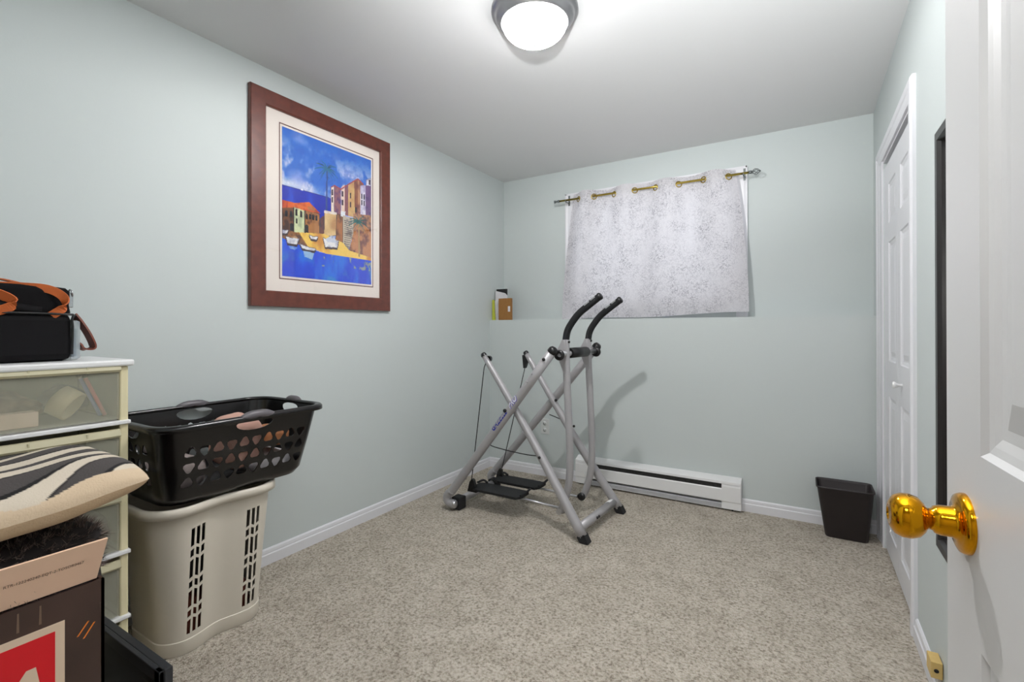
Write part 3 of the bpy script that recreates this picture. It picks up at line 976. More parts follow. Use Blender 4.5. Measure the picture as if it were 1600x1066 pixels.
# ------------------------------------------------------------------ glider
def build_glider():
    R = thing('exercise_glider', (-1.45, 2.64, 0), 'silver air-walker exercise machine with black grips, pedals and cables standing on the carpet', 'exercise machine')
    S = lambda n, b, m, p=R: obj(n, b, m, p)
    V = Vector
    # crossed side tubes
    An, Af = (V((-1.905, 2.385, .100)), V((-1.187, 2.385, 1.010))), (V((-1.915, 2.895, .100)), V((-1.130, 2.895, 1.018)))
    for (lo, hi) in (An, Af):
        b = new()
        y = lo.y
        tube(b, [hi, lo + (hi - lo) * .10, lo + (hi - lo) * .03, lo + V((-.018, 0, -.012)), lo + V((-.010, 0, -.048)), lo + V((.022, 0, -.056)), lo + V((.04, 0, -.056))], .0262, 24, smooth=5)
        t = S('long_tube', b, SILVER)
        d = (hi - lo).normalized()
        b = new(); lathe(b, [(.0275, -.006), (.0275, .006), (.026, .016), (.018, .026), (0, .030)], hi, d, 24); S('end_cap', b, BLACKP)
        b = new(); lathe(b, [(.024, 0), (.022, .008), (.014, .013), (0, .014)], lo + V((.04, 0, -.056)), (1, 0, 0), 20); S('end_plug', b, CHROME)
    Bn, Bf = (V((-1.012, 2.392, .030)), V((-1.668, 2.425, .972))), (V((-.985, 2.893, .030)), V((-1.622, 2.865, .966)))
    for (lo, hi), yy in ((Bn, 1), (Bf, -1)):
        b = new()
        mid = lo + (hi - lo) * .5 + V((0, yy * .022, 0))
        tube(b, [lo, mid, hi], [.0275, .024, .017], 24, smooth=10)
        S('side_tube', b, SILVER)
        d = (hi - lo).normalized()
        b = new(); lathe(b, [(.0185, -.004), (.0185, .008), (.014, .018), (0, .021)], hi, d, 20); S('end_cap', b, BLACKP)
        b = new()   # wedge foot on the carpet
        q = lo
        prism(b, [q + V((-.026, -.027, .000)), q + V((.016, -.027, .018)), q + V((.042, -.027, -.029)), q + V((-.008, -.027, -.029))], (0, .054, 0))
        bmesh.ops.bevel(b, geom=b.edges[:], offset=.003, segments=2, affect='EDGES')
        S('foot', b, BLACKR)
    # cross bars
    b = new(); tube(b, [(-1.872, 2.41, .052), (-1.872, 2.87, .052)], .023, 20); S('rear_crossbar', b, SILVER)
    for y in (2.435, 2.845):
        b = new(); box(b, (-1.905, y - .035, .002), (-1.838, y + .035, .080), .008); S('foot', b, BLACKR)
    b = new(); tube(b, [(-1.040, 2.41, .062), (-1.012, 2.88, .062)], .024, 20); S('front_crossbar', b, SILVER)
    b = new(); tube(b, [(-1.0185, 2.805, .062), (-1.0145, 2.860, .062)], .0246, 20); S('sticker', b, SHELFW)
    for y in (2.585, 2.61):
        b = new(); lathe(b, [(.008, 0), (.008, .004), (0, .006)], (-1.030 + .025, y, .066), (1, -.2, .3), 12); S('bolt', b, BLACKP)
    # axle
    b = new(); tube(b, [(-1.158, 2.415, .995), (-1.120, 2.875, .995)], .016, 18); S('axle', b, CHROME)
    b = new(); tube(b, [(-1.152, 2.530, .997), (-1.133, 2.735, .997)], .030, 24); S('axle_sleeve', b, BLACKP)
    for (x, y, s) in ((-1.160, 2.420, 1), (-1.117, 2.860, -1)):
        b = new(); lathe(b, [(.016, -.010), (.028, -.009), (.030, 0), (.028, .009), (.016, .010), (0, .010)], (x, y, .990), (0, 1, 0), 28); S('pivot_disc', b, BLACKP)
    # handles
    for y, off, zo in ((2.492, 0, 0), (2.792, .012, -.006)):
        x = lambda v: v + off
        low = [(x(-1.190), y, .095), (x(-1.168), y, .150), (x(-1.142), y, .240), (x(-1.131), y, .34), (x(-1.132), y, .5), (x(-1.141), y, .70), (x(-1.150), y, .90), (x(-1.155), y, 1.075 + zo)]
        b = new(); tube(b, low, [.0205] * 8, 22, smooth=6); S('handle_tube', b, SILVER)
        g = [(x(-1.155), y, 1.070 + zo), (x(-1.143), y, 1.125 + zo), (x(-1.115), y, 1.172 + zo), (x(-1.072), y, 1.222 + zo), (x(-1.015), y, 1.266 + zo), (x(-.952), y, 1.312 + zo)]
        b = new(); tube(b, g, .0195, 22, smooth=8)
        gr = S('grip', b, FOAM)
        dd = (V(g[-1]) - V(g[-2])).normalized()
        b = new(); lathe(b, [(.0215, -.004), (.0215, .006), (.016, .012), (.010, .013), (0, .010)], g[-1], dd, 22); S('grip_cap', b, BLACKP, gr)
        up = V((-dd.z, 0, dd.x))
        for a0, a1 in ((-.018, -.050), (-.060, -.096)):
            b = new()
            c0 = V(g[-1]) + dd * a0; c1 = V(g[-1]) + dd * a1
            nrm = (up * .80 + V((0, -.60, 0))).normalized()
            side = dd.cross(nrm)
            pts = []
            for aa in (-.55, -.18, .18, .55):
                pts.append(nrm * math.cos(aa) * .0206 + side * math.sin(aa) * .0206)
            for k in range(3):
                b.faces.new([b.verts.new(p) for p in (c0 + pts[k], c1 + pts[k], c1 + pts[k + 1], c0 + pts[k + 1])])
            S('grip_sensor', b, CHROME, gr)
        # gusset at the pivot
        b = new()
        for dy in (-.020, .014):
            prism(b, [(x(-1.168), y + dy, 1.075), (x(-1.196), y + dy, 1.022), (x(-1.200), y + dy, .985), (x(-1.160), y + dy, .885), (x(-1.140), y + dy, .885), (x(-1.142), y + dy, 1.075)], (0, .006, 0))
        S('pivot_bracket', b, SILVER)
        b = new(); lathe(b, [(.007, 0), (.007, .006), (0, .008)], (x(-1.134), y - .006, 1.062), (1, -.3, 0), 12); S('bolt', b, BLACKP)
        b = new(); tube(b, [(x(-1.190), y - .024, .100), (x(-1.190), y + .036, .100)], .0165, 16); S('handle_pivot', b, CHROME)
        b = new(); lathe(b, [(.024, 0), (.024, .008), (0, .009)], (x(-1.190), y + .022 * (1 if y < 2.6 else -1), .100), (0, 1 if y < 2.6 else -1, 0), 20); S('pivot_washer', b, BLACKP)
    # pedals
    for y0, y1, z, x0, x1, yc in ((2.445, 2.585, .138, -1.800, -1.440, 2.49), (2.695, 2.835, .122, -1.800, -1.452, 2.79)):
        b = new()
        prism(b, [(x0, y0 + .03, z - .012), (x0 + .05, y0, z - .012), (x1 - .02, y0, z - .012), (x1, y0 + .03, z - .012), (x1, y1 - .015, z - .012), (x1 - .02, y1, z - .012), (x0 + .03, y1, z - .012), (x0, y1 - .02, z - .012)], (0, 0, .014))
        p = S('pedal', b, BLACKR)
        b = new()
        tube(b, [(x1 - .004, y0 + .03, z + .004), (x1 + .004, y0 + .07, z + .010), (x1 + .006, y1 - .005, z + .020)], .007, 8, smooth=4)
        S('pedal_rim', b, BLACKR, p)
        b = new()
        tube(b, [(x0 + .05, y1 - .004, z + .004), (x0 + .02, y1 - .008, z + .018), (x0 + .002, y1 - .05, z + .012)], .007, 8, smooth=4)
        S('pedal_rim', b, BLACKR, p)
        b = new()
        cy = y0 + .022 if yc < 2.6 else y1 - .022
        prism(b, [(x0 - .028, cy, z - .03), (x0 + .040, cy, z - .03), (x0 + .018, cy, z + .045), (x0 + .004, cy, z + .052), (x0 - .012, cy, z + .030)], (0, .022 if yc < 2.6 else -.022, 0))
        S('cable_bracket', b, BLACKP, p)
        b = new(); tube(b, [(-1.19 if yc < 2.6 else -1.20, yc + (.035 if yc < 2.6 else -.035), .100), (x1 + .01, yc + .02 * (1 if yc < 2.6 else -1), z - .022), (x0 + .02, yc, z - .022)], .0075, 10); S('pedal_arm', b, CHROME)
    # cables
    C = S
    b = new(); tube(b, [(-1.640, 2.412, .945), (-1.662, 2.415, .90), (-1.795, 2.468, .185)], .0028, 8); C('cable', b, CORD)
    b = new(); tube(b, [(-1.618, 2.868, .930), (-1.632, 2.868, .88), (-1.793, 2.822, .170)], .0028, 8); C('cable', b, CORD)
    b = new(); prism(b, [(-1.648, 2.852, .955), (-1.606, 2.852, .965), (-1.600, 2.852, .925), (-1.624, 2.852, .868), (-1.640, 2.852, .868)], (0, .020, 0)); C('cable_anchor', b, BLACKP)
    b = new(); lathe(b, [(.018, -.010), (.018, .010), (0, .010)], (-1.638, 2.432, .955), (0, 1, 0), 16); C('cable_anchor', b, BLACKP)
    b = new(); tube(b, [(-1.628, 2.40, .452), (-1.58, 2.405, .432), (-1.40, 2.420, .412), (-1.285, 2.425, .412)], .0030, 8, smooth=4); C('tie_cord', b, CORD)
    b = new(); tube(b, [(-1.46, 2.89, .562), (-1.41, 2.89, .548), (-1.33, 2.88, .528)], .0030, 8, smooth=4); C('tie_cord', b, CORD)
    for (x, y, z, rr) in ((-1.478, 2.358, .664, .011), (-1.225, 2.357, .968, .009), (-1.275, 2.398, .412, .008), (-1.385, 2.835, .670, .009), (-1.262, 2.845, .512, .008), (-1.30, 2.357, .885, .004), (-1.33, 2.357, .84, .004)):
        b = new(); lathe(b, [(rr, -.002), (rr, .004), (0, .006)], (x, y, z), (.25, -1, .1), 14); C('bolt', b, BLACKP if rr > .005 else SILVER)
    # lettering wrapped on the near long tube
    lo, hi = An
    d = (hi - lo).normalized(); out0 = V((-.25, -.95, .18)); out0 = (out0 - d * out0.dot(d)).normalized(); ac = out0.cross(d)
    if ac.z < 0 and False: ac = -ac
    Rr = .0268
    def wrap(bmt, along, col, name):
        def fn(c):
            th = (c.y) / Rr
            return lo + d * (along + c.x) + (ac * math.sin(th) + out0 * math.cos(th)) * Rr
        b = new(); bmesh.ops.subdivide_edges(bmt, edges=bmt.edges[:], cuts=1); merge(b, bmt, fn)
        S(name, b, col)
    # direction check: letters must read upward along the tube with their tops to the upper left
    tb = text_mesh('GAZELLE', .054, shear=.25, bold=.0016)
    for v in tb.verts: v.co.x *= .70; v.co.y -= .012
    wrap(tb, .555, BLUEL, 'lettering')
    tb = text_mesh('PRO', .050, shear=.25, bold=.0012)
    for v in tb.verts: v.co.x *= .80; v.co.y -= .012
    wrap(tb, .738, WHITEL, 'lettering')
    tb = text_mesh('PRO', .050, shear=.25, bold=.0032)
    for v in tb.verts: v.co.x *= .80; v.co.y -= .0145; v.co.x += .002
    Rr = .02655
    wrap(tb, .738, LAV, 'lettering')


# ------------------------------------------------------------------ heater, outlet, bin, ledge items, mirror, block
def build_small():
    x0, x1, yf, yb = -1.435, -.335, YL - .062, YL
    r = thing('baseboard_heater', (-.885, YL - .03, .012), 'long white electric baseboard heater along the back wall with dark slots', 'heater')
    sx0, sx1 = -1.335, -.445
    b = new()
    prism(b, [(x0, yb, .012), (x0, yb, .198), (x0, yb - .008, .198), (x0, yb - .008, .03), (x0, yf + .008, .022), (x0, yf, .022), (x0, yf, .012)], (x1 - x0, 0, 0)); obj('back_plate', b, HEATW, r)
    b = new()
    prism(b, [(x0, yb, .200), (x0, yb - .012, .200), (x0, yf, .180), (x0, yf - .002, .166), (x0, yf + .002, .166), (x0, yf + .004, .176), (x0, yb, .194)], (x1 - x0, 0, 0)); obj('hood', b, HEATW, r)
    b = new(); prism(b, [(sx0, yf + .004, .136), (sx0, yf, .130), (sx0, yf - .001, .060), (sx0, yf + .006, .054), (sx0, yf + .008, .130)], (sx1 - sx0, 0, 0)); obj('front_panel', b, HEATW, r)
    b = new(); prism(b, [(sx0, yf, .014), (sx0, yf - .002, .040), (sx0, yf + .004, .044), (sx0, yf + .006, .014)], (sx1 - sx0, 0, 0)); obj('bottom_rail', b, HEATG, r)
    b = new(); box(b, (sx0, yf + .012, .05), (sx1, yb - .01, .17)); obj('heating_fins', b, FINS, r)
    for a, c in ((x0, sx0), (sx1, x1)):
        b = new(); prism(b, [(a, yb, .196), (a, yf + .003, .166), (a, yf - .0015, .150), (a, yf - .0015, .060), (a, yf + .001, .052), (a, yf, .014), (a, yb, .014)], (c - a, 0, 0))
        obj('end_cap', b, HEATW, r)
    b = new(); tube(b, [(x1 - .05, yf + .02, 0), (x1 - .05, yf + .02, .016)], .006, 8); obj('foot', b, DARK, r)

    # outlet
    r = thing('wall_outlet', (-1.715, YL, .38), 'small white duplex wall outlet on the back wall behind the exercise machine', 'outlet')
    b = new(); box(b, (-1.752, YL - .006, .322), (-1.680, YL, .440), .003); obj('cover_plate', b, OUTL, r)
    for z in (.355, .405):
        b = new(); lathe(b, [(0, .002), (.016, .002), (.016, 0)], (-1.716, YL - .006, z), (0, -1, 0), 20); s = obj('socket', b, OUTL, r)
        b = new(); box(b, (-1.724, YL - .0088, z - .005), (-1.7215, YL - .008, z + .006)); box(b, (-1.711, YL - .0088, z - .005), (-1.7085, YL - .008, z + .006)); box(b, (-1.718, YL - .0088, z - .012), (-1.714, YL - .008, z - .008)); obj('slots', b, DARK, s)

    # waste bin: tapered rounded rectangular shell
    def rrect(xa, xb, ya, yb_, rad, k=6):
        P = []
        for cx, cy, a0 in ((xb - rad, yb_ - rad, 0), (xa + rad, yb_ - rad, PI / 2), (xa + rad, ya + rad, PI), (xb - rad, ya + rad, 3 * PI / 2)):
            for i in range(k + 1):
                a = a0 + PI / 2 * i / k
                P.append((cx + rad * math.cos(a), cy + rad * math.sin(a)))
        return P
    b = new()
    secs = [(.098, .286, 3.142, 3.262, .022, .0), (.094, .288, 3.138, 3.264, .024, .008), (.058, .309, 3.098, 3.288, .026, .270), (.052, .314, 3.092, 3.292, .028, .274), (.052, .314, 3.092, 3.292, .028, .281), (.056, .310, 3.096, 3.288, .024, .281), (.060, .306, 3.101, 3.284, .022, .270), (.100, .282, 3.146, 3.258, .020, .008)]
    rings = [[b.verts.new((x, y, s[5])) for x, y in rrect(*s[:5])] for s in secs]
    for A_, B_ in zip(rings, rings[1:]):
        for k in range(len(A_)):
            f = b.faces.new((A_[k], A_[(k + 1) % len(A_)], B_[(k + 1) % len(A_)], B_[k])); f.smooth = True
    b.faces.new(rings[0]); b.faces.new(rings[-1])
    tag(obj('waste_bin', b, BINP), 'empty dark plastic waste bin in the corner beside the closet door', 'waste bin')

    # things on the ledge in the corner
    r = thing('wooden_box', (-2.095, 3.355, LEDGE), 'flat brown wooden box with a small white tag upright on the ledge', 'box')
    b = new(); box(b, (-2.155, 3.342, LEDGE), (-2.038, 3.372, LEDGE + .178), .002); obj('box_body', b, BROWNB, r)
    b = new(); box(b, (-2.062, 3.3385, LEDGE + .068), (-2.042, 3.342, LEDGE + .112)); obj('tag', b, PAPER, r)
    b = new(); prism(b, [(-2.213, 3.385, LEDGE), (-2.108, 3.385, LEDGE), (-2.108, 3.385, LEDGE + .205), (-2.13, 3.385, LEDGE + .225), (-2.213, 3.385, LEDGE + .245)], (0, .022, 0))
    box(b, (-2.213, 3.378, LEDGE), (-2.190, 3.385, LEDGE + .16))
    tag(obj('paper_booklet', b, PAPER), 'white paper booklet standing behind the brown wooden box on the ledge', 'booklet')
    b = new(); box(b, (-2.222, 3.414, LEDGE), (-2.120, 3.428, LEDGE + .262), .002)
    tag(obj('binder', b, BLACKP), 'thin black binder behind the white booklet on the ledge', 'binder')
    b = new(); prism(b, [(-2.224, 3.352, LEDGE), (-2.196, 3.352, LEDGE), (-2.204, 3.352, LEDGE + .09), (-2.206, 3.352, LEDGE + .168), (-2.224, 3.352, LEDGE + .168)], (0, .012, 0))
    tag(obj('notebook', b, LIME), 'narrow lime green notebook edge against the left wall on the ledge', 'notebook')

    # mirror on the right wall
    r = thing('wall_mirror', (XR, 1.66, .49), 'tall wall mirror in a slim black frame half hidden behind the open door', 'mirror')
    y0, y1, z0, z1 = 1.46, 1.872, .492, 1.716
    b = new()
    R = [[b.verts.new(p) for p in ((x, y0 + i, z0 + i), (x, y1 - i, z0 + i), (x, y1 - i, z1 - i), (x, y0 + i, z1 - i))] for i, x in ((0, XR), (0, XR - .016), (.006, XR - .022), (.030, XR - .022), (.036, XR - .012), (.036, XR - .003))]
    for A_, B_ in zip(R, R[1:]):
        for k in range(4):
            b.faces.new((A_[k], A_[(k + 1) % 4], B_[(k + 1) % 4], B_[k]))
    obj('mirror_frame', b, MFRAME, r)
    b = new(); box(b, (XR - .001, y0 + .02, z0 + .02), (XR - .006, y1 - .02, z1 - .02)); obj('mirror_glass', b, MIRR, r)

    # wooden block by the baseboard
    r = thing('wooden_block', (XR - .02, 1.90, .06), 'small pale wooden block with a hole fixed above the baseboard beside the open door', 'wood block')
    b = new(); box(b, (XR - .002, 1.895, .086), (XR - .030, 1.955, .135), .002); obj('block', b, WOODB, r)
    b = new(); lathe(b, [(.006, .0), (.006, .001), (0, .001)], (XR - .017, 1.895, .110), (0, -1, 0), 12); obj('hole', b, DARK, r)


# ------------------------------------------------------------------ drawer tower and its contents
def build_drawers():
    x0, x1, y0, y1 = -2.20, -1.865, .18, .690
    zt = [.208 * k for k in range(6)]
    r = thing('drawer_tower', ((x0 + x1) / 2, (y0 + y1) / 2, 0), 'cream plastic drawer tower with see-through drawers and white shelf rims against the wall', 'drawer unit')
    b = new()
    box(b, (x0, y1 - .006, .01), (x1 - .01, y1, 1.022), .002); box(b, (x0, y0, .01), (x1 - .01, y0 + .006, 1.022), .002); box(b, (x0, y0, .01), (x0 + .005, y1, 1.022))
    for y in (y0, y1 - .024):
        box(b, (x1 - .022, y, .01), (x1, y + .024, 1.022), .005)
    obj('frame', b, CREAM, r)
    b = new(); box(b, (x0 - .01, y0 - .012, 1.022), (x1 + .014, y1 + .012, 1.042), .006); obj('top', b, SHELFW, r)
    for k in range(5):
        z = zt[k]
        b = new(); box(b, (x0, y0 + .004, z + .004), (x1 + .010, y1 + .003, z + .017), .003); obj('shelf_rim', b, SHELFW, r)
        za, zb_ = z + .022, z + .203
        b = new()
        # drawer: front with sunk label area, sides, bottom, back
        fx = x1 + .004
        box(b, (fx - .004, y0 + .026, za), (fx, y1 - .026, zb_ - .030), .0015)
        box(b, (x0 + .02, y0 + .030, za), (fx - .004, y0 + .033, zb_ - .04)); box(b, (x0 + .02, y1 - .033, za), (fx - .004, y1 - .030, zb_ - .04))
        box(b, (x0 + .02, y0 + .030, za), (fx - .004, y1 - .030, za + .003)); box(b, (x0 + .02, y0 + .030, za), (x0 + .023, y1 - .030, zb_ - .04))
        d = obj('drawer', b, DRAWERP, r)
        b = new()
        prism(b, [(fx - .003, y0 + .024, zb_ - .032), (fx + .006, y0 + .024, zb_ - .030), (fx + .010, y0 + .024, zb_ - .024), (fx + .002, y0 + .024, zb_ - .006), (fx - .004, y0 + .024, zb_ - .004), (fx - .006, y0 + .024, zb_ - .006)], (0, y1 - y0 - .048, 0))
        for yy in (y0 + .14, y0 + .27, y0 + .40):
            box(b, (fx - .002, yy, zb_ - .030), (fx + .008, yy + .004, zb_ - .008))
        obj('drawer_pull', b, mat('cream_pull_%d' % k, (212, 204, 170), .35, trans=.25) if k == 0 else bpy.data.materials['cream_pull_0'], d)
    # contents of the top drawer
    zf = .832 + .022 + .004
    b = new()
    ax = Vector((.45, .35, .78)).normalized()
    c = Vector((-1.948, .558, zf + .054))
    lathe(b, [(.038, -.024), (.046, -.024), (.0465, 0), (.046, .024), (.038, .024), (.038, -.024)], c, Vector((.55, .62, -.50)), 40)
    tag(obj('tape_roll', b, TAPE), 'roll of pale masking tape lying in the top drawer', 'tape')
    for dy, m, nm, lb in ((0, PENR, 'red_pen', 'red pen leaning beside the blue pen in the top drawer'), (-.012, PENB, 'blue_pen', 'blue pen leaning beside the red pen in the top drawer')):
        r2 = thing(nm, (-1.90, .62, zf), lb, 'pen')
        p0, p1 = Vector((-1.925, .648 + dy, zf + .006)), Vector((-1.925, .598 + dy, zf + .130))
        b = new(); tube(b, [p0, p1], .0055, 12); obj('barrel', b, m, r2)
        b = new(); tube(b, [p1, p1 + (p1 - p0).normalized() * .012], .0065, 12); obj('cap', b, PENK, r2)
    b = new(); box(b, (-1.955, .36, zf), (-1.905, .486, zf + .042), .001); tag(obj('small_carton', b, CARTON), 'small pinkish cardboard carton at the front of the top drawer', 'carton')
    b = new(); blob(b, (-2.07, .455, zf + .042), (.14, .13, .080), 5, .45, 16, 2.2); tag(obj('leather_pouch', b, LUMP), 'crumpled brown pouch in the top drawer behind the tape roll', 'pouch')
    b = new(); blob(b, (-2.08, .595, zf + .05), (.12, .10, .09), 9, .45, 18, 2.2); tag(obj('cloth_bundle', b, DARKL), 'slate coloured cloth bundle at the back of the top drawer', 'cloth')
    b = new(); blob(b, (-2.03, .33, zf + .055), (.2, .1, .11), 12, .4, 12, 2.4); tag(obj('brown_cloth', b, CLTAN), 'tan cloth stuffed in the top drawer beside the brown pouch', 'cloth')
    for k, (m, lb) in enumerate(((CLDARK, 'dark clothes in the lowest drawer of the tower'), (CLWHITE, 'white clothes in the second lowest drawer'), (CLGREY, 'grey folded clothes in the middle drawer'), (DARKL, 'slate folded clothes in the drawer below the top one'))):
        b = new(); z = .208 * k + .026
        blob(b, (-2.03, .46, z + .05), (.27, .40, .095), k + 20, .12, 8, 6, flatbottom=z)
        tag(obj('folded_clothes', b, m), lb, 'clothes')


# ------------------------------------------------------------------ bag on the tower
def build_bag():
    zt = 1.0425
    r = thing('camera_bag', (-2.02, .39, zt), 'black padded camera bag with orange webbing handles on the drawer tower', 'bag')
    b = new(); box(b, (-2.12, .20, zt), (-1.93, .572, zt + .145), .022); obj('bag_body', b, BAGN, r)
    b = new(); tube(b, [(-1.930, .215, zt + .018), (-1.930, .215, zt + .125), (-1.930, .235, zt + .143), (-1.930, .545, zt + .143), (-1.930, .568, zt + .125), (-1.930, .568, zt + .020)], .0035, 8, smooth=4); obj('piping', b, BLACKP, r)
    b = new()
    blob(b, (-2.020, .385, zt + .182), (.16, .385, .095), 3, .06, 9, 8)
    obj('top_flap', b, BAGD, r)
    b = new(); box(b, (-2.10, .22, zt + .195), (-1.96, .555, zt + .226), .012); tube(b, [(-1.955, .30, zt + .150), (-1.945, .40, zt + .165), (-1.95, .50, zt + .150)], .016, 10, smooth=5); obj('lid', b, BAGN, r)
    # handles
    b = new(); ribbon(b, [(-1.935, .522, zt + .138), (-1.925, .548, zt + .165), (-1.93, .548, zt + .195), (-1.94, .515, zt + .218), (-1.955, .46, zt + .222), (-1.975, .39, zt + .222), (-1.98, .34, zt + .225)], (.3, .25, 1), .024, .004); obj('handle', b, ORWEB, r)
    b = new(); ribbon(b, [(-2.05, .31, zt + .21), (-2.045, .36, zt + .245), (-2.04, .43, zt + .247), (-2.035, .49, zt + .232), (-2.03, .52, zt + .215)], (1, 0, 0), .028, .004); obj('handle', b, ORWEB, r)
    b = new(); ribbon(b, [(-1.96, .36, zt + .215), (-1.935, .415, zt + .195), (-1.925, .440, zt + .172), (-1.925, .415, zt + .152), (-1.93, .37, zt + .145)], (.5, 0, 1), .028, .004); obj('handle', b, ORWEB, r)
    # buckle, side pouch, leather tab
    b = new(); box(b, (-1.985, .568, zt + .165), (-1.965, .582, zt + .212), .002); torus(b, (-1.972, .578, zt + .21), (0, 1, .2), .012, .002); obj('buckle', b, BUCK, r)
    b = new(); box(b, (-2.06, .572, zt + .002), (-1.955, .598, zt + .125), .008); obj('side_pouch', b, CLEARP, r)
    b = new(); box(b, (-2.04, .576, zt + .01), (-1.965, .590, zt + .10), .003); obj('pouch_card', b, DENIM, r)
    b = new()
    ribbon(b, [(-1.985, .590, zt + .140), (-1.975, .603, zt + .115), (-1.965, .620, zt + .075), (-1.965, .630, zt + .040), (-1.97, .612, zt + .034), (-1.98, .598, zt + .048)], (1, .1, 0), .040, .005)
    obj('leather_tab', b, LEATH, r)


# ------------------------------------------------------------------ hamper and basket
def rr_ring(x0, x1, y0, y1, rad, wav=0, n=120):
    """closed outline, counter-clockwise, point list with +X side waved inward in the middle"""
    P = []
    per = []
    k = 14
    for cx, cy, a0 in ((x1 - rad, y1 - rad, 0), (x0 + rad, y1 - rad, PI / 2), (x0 + rad, y0 + rad, PI), (x1 - rad, y0 + rad, 3 * PI / 2)):
        for i in range(k + 1):
            a = a0 + PI / 2 * i / k
            P.append(Vector((cx + rad * math.cos(a), cy + rad * math.sin(a), 0)))
    # resample by length
    L = [0]
    Q = P + [P[0]]
    for a, b in zip(Q, Q[1:]):
        L.append(L[-1] + (b - a).length)
    out = []
    for i in range(n):
        t = L[-1] * i / n
        j = max(q for q in range(len(L)) if L[q] <= t + 1e-9)
        j = min(j, len(P) - 1)
        f = (t - L[j]) / max(1e-9, L[j + 1] - L[j])
        p = Q[j].lerp(Q[j + 1], f)
        if wav:
            yc = (y0 + y1) / 2; u = (p.y - yc) / ((y1 - y0) / 2)
            wgt = max(0, (p.x - (x0 + x1) / 2) / ((x1 - x0) / 2))
            p = Vector((p.x - wav * wgt * math.exp(-(u / .33) ** 2), p.y, 0))
        out.append(p)
    return out


def shell(bm, secs, rings, cap0=True, capn=True):
    R = [[bm.verts.new((p.x, p.y, z)) for p in ring] for ring, z in zip(rings, secs)]
    for A_, B_ in zip(R, R[1:]):
        n = len(A_)
        for k in range(n):
            f = bm.faces.new((A_[k], A_[(k + 1) % n], B_[(k + 1) % n], B_[k])); f.smooth = True
    if cap0: bm.faces.new(R[0][::-1])
    if capn: bm.faces.new(R[-1])


def build_hamper():
    r = thing('laundry_hamper', (-2.0, .96, 0), 'tall beige plastic laundry hamper with two slotted vent columns below the black basket', 'laundry hamper')
    W = .022
    def ring(t, ins=0, z=None):
        # t: 0 bottom, 1 rim
        return rr_ring(-2.165 - .025 * t + ins, -1.850 + .048 * t - ins, .785 - .045 * t + ins, 1.150 + .030 * t - ins, .085 + .02 * t - ins * .8, W)
    b = new()
    zs = [0, .006, .05, .052, .30, .495]
    rg = [ring(0, .004), ring(0), ring(.03), ring(.05, .004), ring(.55, .004), ring(.97, .004)]
    zi = [.495, .30, .052, .010]
    ri = [ring(.97, .0075), ring(.55, .0075), ring(.05, .0075), ring(0, .0075)]
    shell(b, zs + zi, rg + ri)
    body = obj('hamper_body', b, HAMP, r)
    # vent slots (cut through the front)
    c = new()
    for ycol, zo in ((.878, .0), (1.073, .0)):
        for j in (-1, 0, 1):
            y = ycol + j * .0185
            hw = .0058
            sl = {-1: .55, 0: -.55, 1: .55}[j]
            dz = {-1: 0, 0: .002, 1: .004}[j]
            segs = [(.448, .383), (.372, .345), (.334, .270), (.258, .234), (.223, .165), (.154, .130), (.119, .068)]
            for a, d in segs:
                a += dz; d += dz
                s = sl * hw
                top0 = a - (0 if a > .44 else -s); top1 = a - (0 if a > .44 else s)
                prism(c, [(-1.94, y - hw, (a if a > .44 else a - s)), (-1.94, y + hw, (a if a > .44 else a + s)), (-1.94, y + hw, d + (s if d > .08 else 0)), (-1.94, y - hw, d - (s if d > .08 else 0))], (.2, 0, 0))
    cut(body, c)
    # rolled rim, dipping slightly at the waist
    b = new()
    prof = [(0, .004), (-.006, .014), (-.016, .016), (-.020, .008), (-.019, -.012), (-.016, -.016), (-.015, .002), (-.006, .004)]   # ins, dz
    base = .520
    ringsv = []
    for ins, dz in [(.0075, -.026), (.006, .0), (.002, .012), (-.010, .014), (-.016, .008), (-.0175, -.016), (-.0145, -.016), (-.0125, .004), (0, .004), (.0045, -.026)]:
        rg_ = ring(.99, ins)
        ringsv.append([b.verts.new((p.x, p.y, base + dz)) for p in rg_])
    ringsv.append(ringsv[0])
    for A_, B_ in zip(ringsv, ringsv[1:]):
        n = len(A_)
        for k in range(n):
            f = b.faces.new((A_[k], A_[(k + 1) % n], B_[(k + 1) % n], B_[k])); f.smooth = True
    obj('hamper_rim', b, HAMP, r)
    b = new(); blob(b, (-2.01, .965, .09), (.26, .30, .15), 31, .12, 10, 4, flatbottom=.013)
    tag(obj('rust_laundry', b, CLRED), 'rust coloured laundry seen through the bottom slots of the hamper', 'laundry')
    b = new(); blob(b, (-2.01, .965, .262), (.25, .29, .16), 33, .12, 10, 4)
    tag(obj('dark_laundry', b, CLDARK), 'dark laundry heap seen through the middle slots of the hamper', 'laundry')


